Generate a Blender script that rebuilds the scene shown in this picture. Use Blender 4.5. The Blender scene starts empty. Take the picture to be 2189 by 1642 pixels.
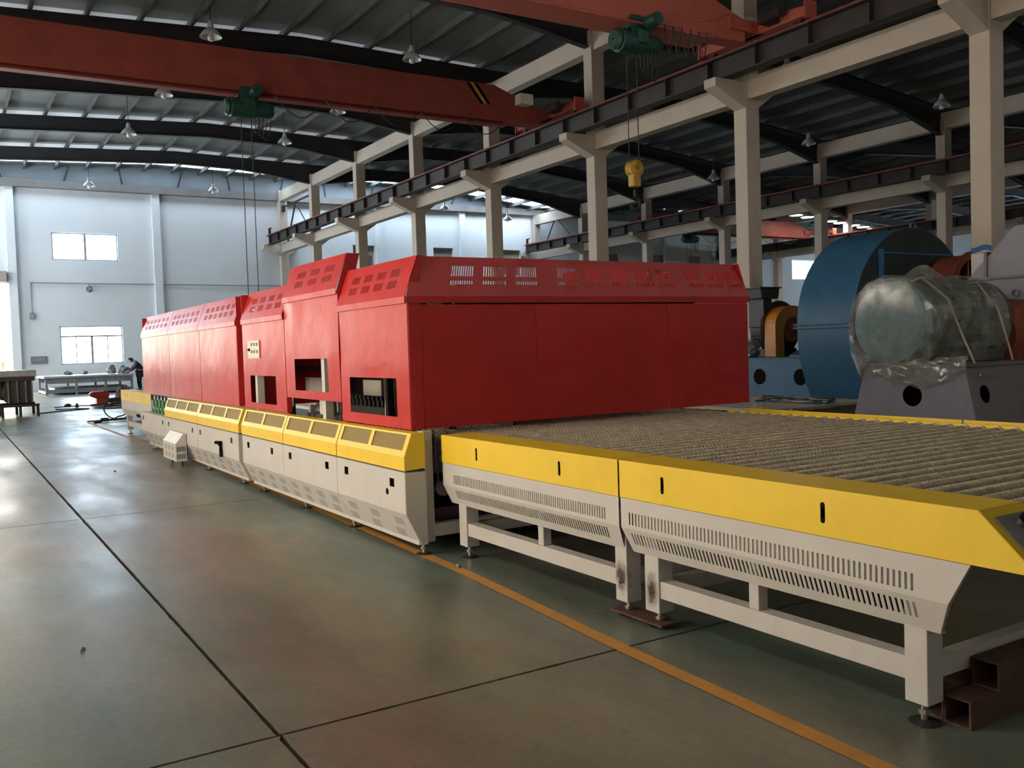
import bpy, bmesh, math, random
from mathutils import Vector, Matrix, noise as mnoise
random.seed(7)
SC = bpy.context.scene
COL = SC.collection
PI = math.pi

# ------------------------------------------------------------------ camera
F_PX, PITCH, ROLL, YAW, CAM_H = 1964.25, .040824, .031908, .55472, 1.5
fw = Vector((math.sin(YAW) * math.cos(PITCH), math.cos(YAW) * math.cos(PITCH), -math.sin(PITCH)))
rt0 = Vector((math.cos(YAW), -math.sin(YAW), 0))
dn0 = fw.cross(rt0)
rt = math.cos(ROLL) * rt0 + math.sin(ROLL) * dn0
dn = -math.sin(ROLL) * rt0 + math.cos(ROLL) * dn0
cam = bpy.data.cameras.new('camera')
cam.sensor_width = 36
cam.lens = 36 * F_PX / 2189
cam.clip_end = 400
co = bpy.data.objects.new('camera', cam)
COL.objects.link(co)
m = Matrix((rt, -dn, -fw)).transposed().to_4x4()
m.translation = (0, 0, CAM_H)
co.matrix_world = m
SC.camera = co

# ------------------------------------------------------------------ world, exposure
W = bpy.data.worlds.new('sky')
SC.world = W
W.use_nodes = True
bg = W.node_tree.nodes['Background']
bg.inputs[0].default_value = (1.0, .96, .89, 1)
bg.inputs[1].default_value = 15.0
SC.view_settings.view_transform = 'Standard'
SC.view_settings.look = 'None'
SC.view_settings.exposure = 0.42
SC.view_settings.gamma = 1.0
SC.view_settings.use_curve_mapping = False
SC.cycles.use_adaptive_sampling = True
SC.cycles.adaptive_threshold = .07
SC.cycles.adaptive_min_samples = 16
SC.cycles.max_bounces = 5
SC.cycles.diffuse_bounces = 3
SC.cycles.glossy_bounces = 2
SC.cycles.transparent_max_bounces = 6
SC.cycles.sample_clamp_indirect = 6
SC.cycles.caustics_reflective = False
SC.cycles.caustics_refractive = False
# daylight strengths of the translucent panels and panes (they glow with the sky behind them); the last is fill added on the roof strips
SKY_STRIP, PANE_BACK, PANE_LEFT, PANE_FRONT, STRIP_FILL = 4.5, 12.0, 8.0, .3, .11
PANE_COOL = 27.0
SUN_WARM = (1.0, .86, .68)
SKY_BLUE = (.70, .86, 1.0)


def area(name, loc, rot, sx, sy, power, col):
    l = bpy.data.lights.new(name, 'AREA')
    l.shape = 'RECTANGLE'
    l.size, l.size_y, l.energy, l.color = sx, sy, power, col
    o = bpy.data.objects.new(name, l)
    COL.objects.link(o)
    o.location, o.rotation_euler = loc, rot
    return o


# ------------------------------------------------------------------ materials
MATS = {}


def mat(name, col, rough=.5, metal=0.0, var=.0, vscale=3.0, col2=None, bump=0.0, bscale=40.0, emit=None, estr=0.0, spec=.5, coat=0.0, rvar=0.0, stretch=None):
    if name in MATS:
        return MATS[name]
    mt = bpy.data.materials.new(name)
    mt.use_nodes = True
    nt = mt.node_tree
    b = nt.nodes['Principled BSDF']
    b.inputs['Base Color'].default_value = (*col, 1)
    b.inputs['Roughness'].default_value = rough
    b.inputs['Metallic'].default_value = metal
    b.inputs['Specular IOR Level'].default_value = spec
    b.inputs['Coat Weight'].default_value = coat
    geo = nt.nodes.new('ShaderNodeNewGeometry')
    src = geo.outputs['Position']
    if stretch:
        mp = nt.nodes.new('ShaderNodeMapping')
        mp.inputs['Scale'].default_value = stretch
        nt.links.new(src, mp.inputs[0])
        src = mp.outputs[0]
    if var or col2:
        n = nt.nodes.new('ShaderNodeTexNoise')
        n.inputs['Scale'].default_value = vscale
        n.inputs['Detail'].default_value = 6
        n.inputs['Roughness'].default_value = .65
        nt.links.new(src, n.inputs['Vector'])
        r = nt.nodes.new('ShaderNodeValToRGB')
        r.color_ramp.elements[0].position = .32
        r.color_ramp.elements[1].position = .68
        c2 = col2 or tuple(min(1, c * (1 + var)) for c in col)
        c1 = col if col2 else tuple(c * (1 - var) for c in col)
        r.color_ramp.elements[0].color = (*c1, 1)
        r.color_ramp.elements[1].color = (*c2, 1)
        nt.links.new(n.outputs[0], r.inputs[0])
        nt.links.new(r.outputs[0], b.inputs['Base Color'])
        if rvar:
            mr = nt.nodes.new('ShaderNodeMapRange')
            mr.inputs['To Min'].default_value = max(0, rough - rvar)
            mr.inputs['To Max'].default_value = rough + rvar
            n2 = nt.nodes.new('ShaderNodeTexNoise')
            n2.inputs['Scale'].default_value = vscale * 2.3
            n2.inputs['Detail'].default_value = 5
            nt.links.new(src, n2.inputs['Vector'])
            nt.links.new(n2.outputs[0], mr.inputs[0])
            nt.links.new(mr.outputs[0], b.inputs['Roughness'])
    if bump:
        n = nt.nodes.new('ShaderNodeTexNoise')
        n.inputs['Scale'].default_value = bscale
        n.inputs['Detail'].default_value = 3
        nt.links.new(src, n.inputs['Vector'])
        bp = nt.nodes.new('ShaderNodeBump')
        bp.inputs['Strength'].default_value = 1.0
        bp.inputs['Distance'].default_value = bump
        nt.links.new(n.outputs[0], bp.inputs['Height'])
        nt.links.new(bp.outputs[0], b.inputs['Normal'])
    if emit:
        b.inputs['Emission Color'].default_value = (*emit, 1)
        b.inputs['Emission Strength'].default_value = estr
    MATS[name] = mt
    return mt


def film(name, col, alpha, rough=.2):
    """thin clear sheet: part see-through, part glossy"""
    mt = bpy.data.materials.new(name)
    mt.use_nodes = True
    nt = mt.node_tree
    nt.nodes.remove(nt.nodes['Principled BSDF'])
    out = nt.nodes['Material Output']
    tr = nt.nodes.new('ShaderNodeBsdfTransparent')
    tr.inputs[0].default_value = (.93, .97, .96, 1)
    gl = nt.nodes.new('ShaderNodeBsdfGlossy')
    gl.inputs['Color'].default_value = (1, 1, 1, 1)
    gl.inputs['Roughness'].default_value = rough
    df = nt.nodes.new('ShaderNodeBsdfDiffuse')
    df.inputs[0].default_value = (*col, 1)
    m1 = nt.nodes.new('ShaderNodeMixShader')
    m1.inputs[0].default_value = .35
    nt.links.new(df.outputs[0], m1.inputs[1])
    nt.links.new(gl.outputs[0], m1.inputs[2])
    m2 = nt.nodes.new('ShaderNodeMixShader')
    n = nt.nodes.new('ShaderNodeTexNoise')
    n.inputs['Scale'].default_value = 5
    n.inputs['Detail'].default_value = 5
    mr = nt.nodes.new('ShaderNodeMapRange')
    mr.inputs['From Min'].default_value = .35
    mr.inputs['From Max'].default_value = .7
    mr.inputs['To Min'].default_value = alpha * .45
    mr.inputs['To Max'].default_value = min(1, alpha * 1.8)
    geo = nt.nodes.new('ShaderNodeNewGeometry')
    nt.links.new(geo.outputs['Position'], n.inputs['Vector'])
    nt.links.new(n.outputs[0], mr.inputs[0])
    nt.links.new(mr.outputs[0], m2.inputs[0])
    nt.links.new(tr.outputs[0], m2.inputs[1])
    nt.links.new(m1.outputs[0], m2.inputs[2])
    nt.links.new(m2.outputs[0], out.inputs[0])
    MATS[name] = mt
    return mt


mat('red', (.52, .028, .028), .30, var=.10, vscale=2.2, bump=.012, bscale=2.6, rvar=.05, spec=.28)
mat('yellow', (.90, .62, .045), .38, var=.06, vscale=3)
mat('yellow_screen', (.26, .18, .03), .6, var=.2, vscale=160, bump=.002, bscale=260)
mat('skirt', (.60, .575, .54), .45, var=.05, vscale=2.5)
mat('vent_plate', (.42, .40, .375), .6, var=.25, vscale=120)
mat('frame_grey', (.56, .54, .51), .5, var=.06, vscale=5)
mat('burnt', (.50, .46, .41), .6, col2=(.10, .06, .04), vscale=14)
mat('black', (.010, .009, .008), .8, spec=.03)  # also stands in for the shade inside slots, holes and openings
mat('dark_steel', (.045, .042, .040), .5, metal=.3, var=.3, vscale=9)
mat('steel', (.42, .41, .39), .35, metal=.9, var=.2, vscale=12)
mat('roller', (.38, .335, .255), .36, var=.25, vscale=18)
mat('roller_cap', (.55, .53, .48), .35, metal=.4)
mat('rust', (.065, .030, .021), .75, col2=(.12, .06, .043), vscale=9, bump=.004, bscale=60)
mat('white_wall', (.70, .73, .76), .75, var=.035, vscale=.5, bump=.004, bscale=8)
mat('cream', (.54, .475, .40), .75, var=.06, vscale=1.4, bump=.003, bscale=12)
mat('white_paint', (.74, .76, .78), .7, var=.04, vscale=2)
mat('blue_mark', (.03, .16, .42), .7, var=.3, vscale=20)
mat('rafter', (.030, .031, .035), .7, var=.25, vscale=1.2)
mat('purlin', (.075, .075, .075), .7, var=.2, vscale=2)
mat('roof_sheet', (.14, .15, .145), .7, var=.15, vscale=.8)
mat('eaves_dark', (.17, .16, .155), .8, var=.15, vscale=1.5)
mat('gable', (.22, .25, .28), .7, var=.06, vscale=1)
mat('roof_light', (.42, .44, .46), .6, var=.10, vscale=1.0)
mat('runway', (.036, .028, .026), .6, var=.25, vscale=3)
mat('rail_red', (.42, .075, .06), .6, var=.2, vscale=4)
mat('crane_red', (.27, .050, .036), .55, var=.18, vscale=1.6, bump=.003, bscale=5)
mat('crane_coral', (.52, .13, .09), .5, var=.1, vscale=1.6)
mat('hoist_green', (.012, .065, .05), .45, var=.3, vscale=6)
mat('hook_yellow', (.50, .30, .035), .5, var=.3, vscale=10)
mat('lamp_shade', (.62, .63, .64), .35, metal=.3)
mat('lamp_glass', (.8, .8, .8), .3)
mat('lamp_lit', (1, .95, .85), .4, emit=(1, .90, .72), estr=22)
mat('pane_sky', (.9, .95, 1), .3, emit=SKY_BLUE, estr=PANE_BACK)
mat('pane_strip', (.9, .95, 1), .3, emit=SKY_BLUE, estr=SKY_STRIP)
mat('pane_cool', (.9, .95, 1), .3, emit=(.80, .91, 1.0), estr=PANE_COOL)
mat('strip_fill', (.5, .52, .54), .6, emit=(.86, .92, 1.0), estr=STRIP_FILL)  # faint glow added to the pale roof strips to lift the shadows
mat('pane_warm', (1, .9, .8), .3, emit=SUN_WARM, estr=PANE_LEFT * .6)
mat('pane_sun', (1, .9, .8), .3, emit=SUN_WARM, estr=PANE_LEFT * .5)
mat('pane_near', (1, .9, .8), .3, emit=SUN_WARM, estr=10.0)
mat('pane_door', (1, .9, .8), .3, emit=SUN_WARM, estr=3.8)
mat('pane_soft', (.9, .95, 1), .3, emit=(.95, .95, 1.0), estr=3.6)
mat('pane_strip_wide', (.9, .95, 1), .3, emit=SKY_BLUE, estr=SKY_STRIP * 2.6)
mat('pane_front', (1, .9, .8), .3, emit=(1, .84, .66), estr=PANE_FRONT)
mat('win_frame', (.30, .31, .33), .5)
mat('niche', (.36, .30, .27), .8, var=.1)
mat('niche_dark', (.10, .10, .10), .7)
mat('fan_shaded', (.028, .042, .048), .55, var=.15, vscale=3, spec=.3)  # shaded copy of the blue fan paint, for the plate turned from the light
mat('fan_blue', (.035, .13, .245), .45, spec=.4, var=.12, vscale=3, rvar=.08, bump=.002, bscale=5)
mat('fan_edge', (.03, .15, .34), .45)
mat('fan_lilac', (.29, .285, .345), .6, var=.08, vscale=4)
mat('fan_lilac_edge', (.20, .185, .21), .6)
mat('orange', (.62, .25, .025), .42, var=.1, vscale=4)
mat('red_brown', (.28, .065, .035), .6, var=.2, vscale=5)
mat('motor_black', (.028, .027, .026), .5, var=.25, vscale=8)
mat('motor_green', (.105, .12, .07), .55, var=.3, vscale=6)
mat('motor_blue', (.24, .42, .47), .45, var=.25, vscale=5)
mat('drive_green', (.10, .30, .14), .5, var=.25, vscale=8)
mat('wood', (.60, .52, .41), .75, var=.18, vscale=4, stretch=(9, .7, 9))
mat('bench_steel', (.17, .18, .20), .55, col2=(.30, .31, .33), vscale=5)
mat('bench_top', (.50, .52, .55), .35, metal=.4, var=.2, vscale=4)
mat('tank_rust', (.075, .042, .03), .7, col2=(.065, .068, .075), vscale=2.2, bump=.006, bscale=14)
mat('tool_red', (.42, .035, .03), .5, var=.2, vscale=9)
mat('cable', (.03, .028, .022), .6)
mat('rope', (.06, .055, .05), .7)
mat('junk', (.10, .10, .105), .7, col2=(.26, .26, .28), vscale=16)
mat('floor_line', (.60, .27, .035), .55, col2=(.44, .22, .06), vscale=5, rvar=.1)
mat('panel_grey', (.22, .23, .23), .45)
mat('plate_white', (.72, .70, .62), .45)
mat('board_pale', (.50, .46, .39), .7, var=.05)
mat('navy', (.022, .024, .035), .85, var=.2, vscale=30)
mat('skin', (.42, .24, .17), .6)
mat('hair', (.012, .011, .011), .7)
mat('shoe', (.02, .02, .02), .6)
mat('outside_ground', (.55, .53, .48), .9, var=.1)
mat('leaf', (.34, .46, .22), .7, var=.4, vscale=2)
mat('bark', (.12, .08, .05), .8)
mat('cement', (.30, .29, .27), .85, var=.1)
film('plastic_film', (.62, .66, .62), .34, .16)


def floor_mat():
    mt = bpy.data.materials.new('floor_paint')
    mt.use_nodes = True
    nt = mt.node_tree
    b = nt.nodes['Principled BSDF']
    geo = nt.nodes.new('ShaderNodeNewGeometry')

    def nz(scale, det, st=(1, 1, 1), rough=.6, off=(0, 0, 0)):
        mp = nt.nodes.new('ShaderNodeMapping')
        mp.inputs['Scale'].default_value = st
        mp.inputs['Location'].default_value = off
        n = nt.nodes.new('ShaderNodeTexNoise')
        n.inputs['Scale'].default_value = scale
        n.inputs['Detail'].default_value = det
        n.inputs['Roughness'].default_value = rough
        nt.links.new(geo.outputs['Position'], mp.inputs[0])
        nt.links.new(mp.outputs[0], n.inputs['Vector'])
        return n.outputs[0]

    def ramp(src, p0, p1, c0, c1):
        r = nt.nodes.new('ShaderNodeValToRGB')
        r.color_ramp.elements[0].position, r.color_ramp.elements[1].position = p0, p1
        r.color_ramp.elements[0].color, r.color_ramp.elements[1].color = (*c0, 1), (*c1, 1)
        nt.links.new(src, r.inputs[0])
        return r.outputs[0]

    def mix(kind, fac, a, c):
        mx = nt.nodes.new('ShaderNodeMix')
        mx.data_type = 'RGBA'
        mx.blend_type = kind
        if isinstance(fac, float):
            mx.inputs[0].default_value = fac
        else:
            nt.links.new(fac, mx.inputs[0])
        nt.links.new(a, mx.inputs[6])
        nt.links.new(c, mx.inputs[7])
        return mx.outputs[2]
    big = ramp(nz(.42, 5, (1, .7, 1), .55, (3.1, 1.7, 0)), .38, .62, (.125, .180, .155), (.215, .195, .162))
    mid = ramp(nz(1.6, 6, (1, .45, 1), .65), .30, .72, (.62, .62, .62), (1.18, 1.16, 1.12))
    fine = ramp(nz(26, 3), .3, .75, (.86, .86, .86), (1.1, 1.1, 1.1))
    spk = ramp(nz(70, 2), .70, .76, (1, 1, 1), (.6, .6, .6))
    c = mix('MULTIPLY', 1.0, big, mid)
    c = mix('MULTIPLY', 1.0, c, fine)
    c = mix('MULTIPLY', 1.0, c, spk)
    nt.links.new(c, b.inputs['Base Color'])
    rr = ramp(nz(1.1, 6, (1.6, .45, 1), .62, (9, 4, 0)), .30, .72, (.27, .27, .27), (.47, .47, .47))
    nt.links.new(rr, b.inputs['Roughness'])
    b.inputs['Specular IOR Level'].default_value = .5
    bp = nt.nodes.new('ShaderNodeBump')
    bp.inputs['Distance'].default_value = .0012
    bp.inputs['Strength'].default_value = .8
    nt.links.new(nz(9, 4), bp.inputs['Height'])
    nt.links.new(bp.outputs[0], b.inputs['Normal'])
    MATS['floor_paint'] = mt


floor_mat()
mat('joint', (.035, .033, .03), .9)


# ------------------------------------------------------------------ geometry helpers
ORG = {}


class MB:
    def __init__(s):
        s.v, s.f = [], []

    def add(s, vs, fs):
        n = len(s.v)
        s.v += [tuple(p) for p in vs]
        s.f += [tuple(n + i for i in f) for f in fs]
        return s

    def box(s, x0, x1, y0, y1, z0, z1):
        return s.add([(x0, y0, z0), (x1, y0, z0), (x1, y1, z0), (x0, y1, z0), (x0, y0, z1), (x1, y0, z1), (x1, y1, z1), (x0, y1, z1)],
                     [(0, 3, 2, 1), (4, 5, 6, 7), (0, 1, 5, 4), (1, 2, 6, 5), (2, 3, 7, 6), (3, 0, 4, 7)])

    def prism(s, poly, axis, a, b):
        """polygon of 2D points extruded along axis: 'y' -> (x,z), 'x' -> (y,z), 'z' -> (x,y)"""
        def P(p, t):
            return {'y': (p[0], t, p[1]), 'x': (t, p[0], p[1]), 'z': (p[0], p[1], t)}[axis]
        n = len(poly)
        vs = [P(p, a) for p in poly] + [P(p, b) for p in poly]
        fs = [tuple(range(n))[::-1], tuple(range(n, 2 * n))] + [(i, (i + 1) % n, n + (i + 1) % n, n + i) for i in range(n)]
        return s.add(vs, fs)

    def cyl(s, p0, p1, r0, r1=None, n=12, caps=True):
        r1 = r0 if r1 is None else r1
        p0, p1 = Vector(p0), Vector(p1)
        d = (p1 - p0).normalized()
        a = d.orthogonal().normalized()
        b = d.cross(a)
        vs = [p0 + r0 * (math.cos(2 * PI * i / n) * a + math.sin(2 * PI * i / n) * b) for i in range(n)]
        vs += [p1 + r1 * (math.cos(2 * PI * i / n) * a + math.sin(2 * PI * i / n) * b) for i in range(n)]
        fs = [(i, (i + 1) % n, n + (i + 1) % n, n + i) for i in range(n)]
        if caps:
            fs += [tuple(range(n))[::-1], tuple(range(n, 2 * n))]
        return s.add(vs, fs)

    def tube(s, pts, r, n=6):
        pts = [Vector(p) for p in pts]
        rings = []
        a = None
        for i, p in enumerate(pts):
            d = (pts[min(i + 1, len(pts) - 1)] - pts[max(i - 1, 0)])
            d = d.normalized() if d.length > 1e-9 else Vector((0, 0, 1))
            a = d.orthogonal().normalized() if a is None else (a - d * a.dot(d)).normalized()
            b = d.cross(a)
            rings.append([p + r * (math.cos(2 * PI * k / n) * a + math.sin(2 * PI * k / n) * b) for k in range(n)])
        vs = [v for rg in rings for v in rg]
        fs = [(i * n + k, i * n + (k + 1) % n, (i + 1) * n + (k + 1) % n, (i + 1) * n + k) for i in range(len(pts) - 1) for k in range(n)]
        fs += [tuple(range(n))[::-1], tuple((len(pts) - 1) * n + k for k in range(n))]
        return s.add(vs, fs)

    def lathe(s, base, axis, prof, n=20):
        """prof: (distance along axis, radius)"""
        base, d = Vector(base), Vector(axis).normalized()
        a = d.orthogonal().normalized()
        b = d.cross(a)
        vs = [base + d * t + r * (math.cos(2 * PI * k / n) * a + math.sin(2 * PI * k / n) * b) for t, r in prof for k in range(n)]
        fs = [(i * n + k, i * n + (k + 1) % n, (i + 1) * n + (k + 1) % n, (i + 1) * n + k) for i in range(len(prof) - 1) for k in range(n)]
        return s.add(vs, fs)

    def sheet(s, u0, u1, v0, v1, holes=(), fn=None, us=(), vs=()):
        """grid of quads over a rectangle, minus rectangular holes (a0,a1,b0,b1)"""
        U = {u0, u1, *us}
        V = {v0, v1, *vs}
        for h in holes:
            U |= {h[0], h[1]}
            V |= {h[2], h[3]}
        U = sorted(u for u in U if u0 - 1e-9 <= u <= u1 + 1e-9)
        V = sorted(v for v in V if v0 - 1e-9 <= v <= v1 + 1e-9)
        idx = {}
        n0 = len(s.v)

        def vid(i, j):
            if (i, j) not in idx:
                idx[i, j] = len(s.v)
                s.v.append(tuple(fn(U[i], V[j])))
            return idx[i, j]
        for i in range(len(U) - 1):
            for j in range(len(V) - 1):
                cu, cv = (U[i] + U[i + 1]) / 2, (V[j] + V[j + 1]) / 2
                if any(h[0] < cu < h[1] and h[2] < cv < h[3] for h in holes):
                    continue
                s.f.append((vid(i, j), vid(i + 1, j), vid(i + 1, j + 1), vid(i, j + 1)))
        return s

    def mesh(s, name, org=(0, 0, 0), smooth=False):
        me = bpy.data.meshes.new(name)
        ox, oy, oz = org
        me.from_pydata([(x - ox, y - oy, z - oz) for x, y, z in s.v], [], s.f)
        bm = bmesh.new()
        bm.from_mesh(me)
        bmesh.ops.recalc_face_normals(bm, faces=bm.faces)
        bm.to_mesh(me)
        bm.free()
        if smooth:
            for p in me.polygons:
                p.use_smooth = True
            me.set_sharp_from_angle(angle=math.radians(40))
        return me

    def build(s, name, material, parent=None, smooth=False, solid=0, bevel=0, offset=0, org=None):
        org = ORG.get(parent.name, (0, 0, 0)) if parent else (org or (0, 0, 0))
        me = s.mesh(name, org, smooth)
        me.materials.append(MATS[material])
        o = bpy.data.objects.new(name, me)
        COL.objects.link(o)
        if parent:
            o.parent = parent
        else:
            o.location = org
        ORG[o.name] = org
        if solid:
            md = o.modifiers.new('thickness', 'SOLIDIFY')
            md.thickness = solid
            md.offset = offset
            if smooth:
                es = o.modifiers.new('split', 'EDGE_SPLIT')
                es.split_angle = math.radians(35)
        if bevel:
            md = o.modifiers.new('bevel', 'BEVEL')
            md.width = bevel
            md.segments = 2
            md.limit_method = 'ANGLE'
        return o


def thing(name, label, cat, loc, group=None):
    o = bpy.data.objects.new(name, None)
    o.empty_display_size = .2
    COL.objects.link(o)
    o.location = loc
    ORG[o.name] = tuple(loc)
    return tag(o, label, cat, group)


def tag(o, label, cat, group=None):
    o['label'] = label
    o['category'] = cat
    if group:
        o['group'] = group
    return o


def struct(o, label=None):
    o['kind'] = 'structure'
    if label:
        o['label'] = label
    return o


def clone(o, parent, loc=None):
    c = o.copy()
    COL.objects.link(c)
    c.parent = parent
    if loc is not None:
        c.location = loc
    ORG[c.name] = ORG.get(parent.name, (0, 0, 0)) if parent else tuple(c.location)
    return c


def lin(a, b, n):
    return [a + (b - a) * i / n for i in range(n + 1)]


# ================================================================== SETTING
XL, XR, YF, YB = -3.8, 68.5, -8.0, 51.5
ROOF = [(-4.0, 10.82), (10.0, 11.54), (16.8, 11.40), (25.0, 11.45), (34.0, 10.55), (42.5, 11.1), (51.2, 10.55), (60, 11.1), (68.9, 10.5)]


def roof_z(x):
    for (a, za), (b, zb) in zip(ROOF, ROOF[1:]):
        if x <= b:
            return za + (zb - za) * (x - a) / (b - a)
    return ROOF[-1][1]


# floor: dark bed with painted slabs on it, joints left open
XJ = [XL, 1.06, 7.06, 13.06, 19.06, 25.06, 31.06, 37.06, 43.06, 49.06, 55.06, 61.06, XR]
YJ = [YF, -2.44, 3.53, 9.49, 15.46, 21.43, 27.4, 33.37, 39.34, 45.31, YB]
fl = MB().box(XL - .3, XR + .3, YF - .3, YB + .3, -.30, -.025).build('floor', 'joint')
struct(fl)
GAP = .0075


def slab(x0, x1, y0, y1, near):
    def edge(a, b, horiz, at, sgn):
        n = max(2, int(abs(b - a) / (.04 if near else .5)))
        out = []
        for i in range(n):
            t = a + (b - a) * i / n
            q = mnoise.noise(Vector((t * 7, at * 3.1, .3))) * .006 + mnoise.noise(Vector((t * 31, at * 3.1, 4))) * .0035 if near else 0
            w = GAP * (1.5 if abs(at - 1.06) < .01 else 1) + abs(q) * sgn * sgn
            out.append((t, at + sgn * w) if horiz else (at + sgn * w, t))
        return out
    poly = edge(x0, x1, True, y0, 1) + edge(y0, y1, False, x1, -1) + edge(x1, x0, True, y1, -1) + edge(y1, y0, False, x0, 1)
    b = MB()
    n = len(poly)
    b.add([(*p, 0) for p in poly] + [(*p, -.03) for p in poly], [tuple(range(n))] + [(i, n + i, n + (i + 1) % n, (i + 1) % n) for i in range(n)])
    return b


for i in range(len(XJ) - 1):
    for j in range(len(YJ) - 1):
        near = XJ[i] < 8 and YJ[j] < 16
        slab(XJ[i], XJ[i + 1], YJ[j], YJ[j + 1], near).build('floor_slab', 'floor_paint', fl)

# painted line on the floor (slightly bent, as laid)
LN = [(2.55, -1.0), (2.66, 1.2), (2.705, 2.01), (2.775, 3.49), (2.905, 5.34), (3.0, 8.23), (3.035, 12.26), (2.97, 17.5), (2.93, 24)]
pts = []
for k in range(161):
    yy = LN[0][1] + (LN[-1][1] - LN[0][1]) * k / 160
    for (xa, ya), (xb, yb) in zip(LN, LN[1:]):
        if yy <= yb + 1e-6:
            t = (yy - ya) / (yb - ya)
            pts.append((xa + (xb - xa) * t, yy))
            break
b = MB()
vs = []
for x, y in pts:
    j = mnoise.noise(Vector((x * 2, y * 9, 0))) * .004
    vs += [(x - .042 + j, y, .0025), (x + .042 + j * .5, y, .0025)]
b.add(vs, [(2 * i, 2 * i + 1, 2 * i + 3, 2 * i + 2) for i in range(len(pts) - 1)])
tag(b.build('floor_marking', 'floor_line', org=(2.8, 3, 0)), 'worn orange-yellow safety line painted along the machine on the green floor', 'floor marking')

# ---- back wall with openings
WIN = dict(w1=(5.17, 8.12, 1.30, 3.24), w2=(5.0, 8.08, 6.59, 7.97))
NICHE = [(21.1, 22.5), (26.45, 27.85), (31.5, 32.9), (39.9, 41.2), (44.2, 45.5), (47.75, 49.05)]
holes = [WIN['w1'], WIN['w2'], (-3.0, 3.04, 0.0, 5.4), (59.0, 63.5, 6.2, 7.8)] + [(a, c, 6.2, 7.83) for a, c in NICHE]
wb = MB().sheet(XL, XR, 0, 10.9, holes, lambda u, v: (u, YB, v)).build('wall_back', 'white_wall', solid=.3, offset=-1)
for p in wb.data.polygons:
    if p.normal.y > 0:
        p.flip()
struct(wb)
for x0, x1 in ((3.0, 3.38), (9.81, 10.21), (22.55, 22.92), (28.28, 28.67), (39.6, 40.0), (45.3, 45.7), (57, 57.4), (63.8, 64.2)):
    MB().box(x0, x1, YB - .22, YB + .01, 0, 10.35).build('pilaster', 'white_wall', wb)
# eaves girder and gable cladding above the wall, with bracing struts
MB().box(XL, XR, YB - .40, YB, 10.12, 10.50).build('eaves_beam', 'eaves_dark', wb)
MB().sheet(XL, XR, 0, 1, (), lambda u, v: (u, YB - .06, 10.50 + v * (roof_z(u) - 10.50)), us=[p[0] for p in ROOF if XL < p[0] < XR]).build('gable_cladding', 'gable', wb, solid=.04)
for k in range(26):
    x = -2.6 + k * 2.75
    if x < XR - 1:
        MB().cyl((x, YB - .3, 10.48), (x + (.25 if k % 2 else -.2), YB - .5, roof_z(x) - .05), .045, n=6).build('strut', 'rafter', wb)
# wall pipe with bracket lamp, conduit, and small vent box
MB().tube([(3.95, YB - .05, 5.42), (16.6, YB - .05, 5.36)], .03).tube([(3.95, YB - .05, 5.42), (3.95, YB - .05, 3.9)], .022).build('wall_pipe', 'win_frame', wb)
t = thing('wall_fan', 'small grey bracket fan on the pipe between the two back windows', 'fan', (6.6, YB - .1, 5.15))
MB().tube([(6.6, YB, 5.35), (6.6, YB - .25, 5.35), (6.6, YB - .3, 5.2)], .025).build('bracket', 'win_frame', t)
MB().lathe((6.6, YB - .30, 5.1), (0, -1, 0), [(-.08, .01), (-.08, .09), (0, .17), (.05, .16), (.07, .01)], 14).build('fan_head', 'junk', t, True)
for k in range(3):
    a = k * 2.1
    MB().tube([(6.6, YB - .39, 5.1), (6.6 + .15 * math.cos(a), YB - .40, 5.1 + .15 * math.sin(a))], .03, 5).build('blade', 'win_frame', t)
t = thing('junction_box', 'small grey box hanging below the conduit on the back wall', 'box', (3.95, YB - .06, 3.75))
MB().box(3.85, 4.05, YB - .12, YB, 3.62, 3.92).build('body', 'junk', t, bevel=.01)
MB().box(3.87, 4.03, YB - .13, YB - .12, 3.65, 3.88).build('cover', 'win_frame', t)
t = thing('wall_sign', 'small framed grey plate low on the wall left of the window', 'plate', (4.15, YB - .03, 1.5))
MB().box(3.80, 4.52, YB - .05, YB, 1.38, 1.76).build('backing', 'junk', t)
MB().box(3.86, 4.46, YB - .06, YB - .05, 1.52, 1.70).build('plate', 'bench_steel', t)

# windows
def window(n, x0, x1, z0, z1, y, pane_mat, bars, transom=None, inward=-1):
    fr = MB()
    w = .06
    fr.box(x0, x1, y, y + .12, z0, z0 + w).box(x0, x1, y, y + .12, z1 - w, z1).box(x0, x0 + w, y, y + .12, z0, z1).box(x1 - w, x1, y, y + .12, z0, z1)
    o = fr.build('window_%d' % n, 'win_frame')
    struct(o)
    zt = transom or z1
    xs = lin(x0, x1, bars)
    for k in range(1, bars):
        ww = .055 if k == bars // 2 and bars % 2 == 0 else .022
        MB().box(xs[k] - ww, xs[k] + ww, y + .01, y + .1, z0, zt).build('mullion', 'win_frame', o)
    if transom:
        MB().box(x0, x1, y + .01, y + .1, zt - .04, zt + .04).build('transom', 'win_frame', o)
        MB().box(x0, x1, y + .07, y + .08, zt, z1).build('pane', pane_mat, o)
    for k in range(bars):
        MB().box(xs[k], xs[k + 1], y + .07, y + .08, z0, zt).build('pane', pane_mat, o)
    return o


window(1, *WIN['w1'], YB + .08, 'pane_sky', 4, 2.72)
window(2, *WIN['w2'], YB + .08, 'pane_sky', 2)
window(3, 59.0, 63.5, 6.2, 7.8, YB + .08, 'pane_sky', 3)
for k, (a, c) in enumerate(NICHE):
    o = MB().sheet(a, c, 6.2, 7.83, [(a + .1, c - .1, 6.2, 7.25)], lambda u, v: (u, YB + .22, v)).build('window_%d' % (4 + k), 'niche', solid=.04)
    struct(o)
    MB().box(a + .1, c - .1, YB + .23, YB + .25, 6.2, 7.25).build('pane', 'niche_dark', o)

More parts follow.
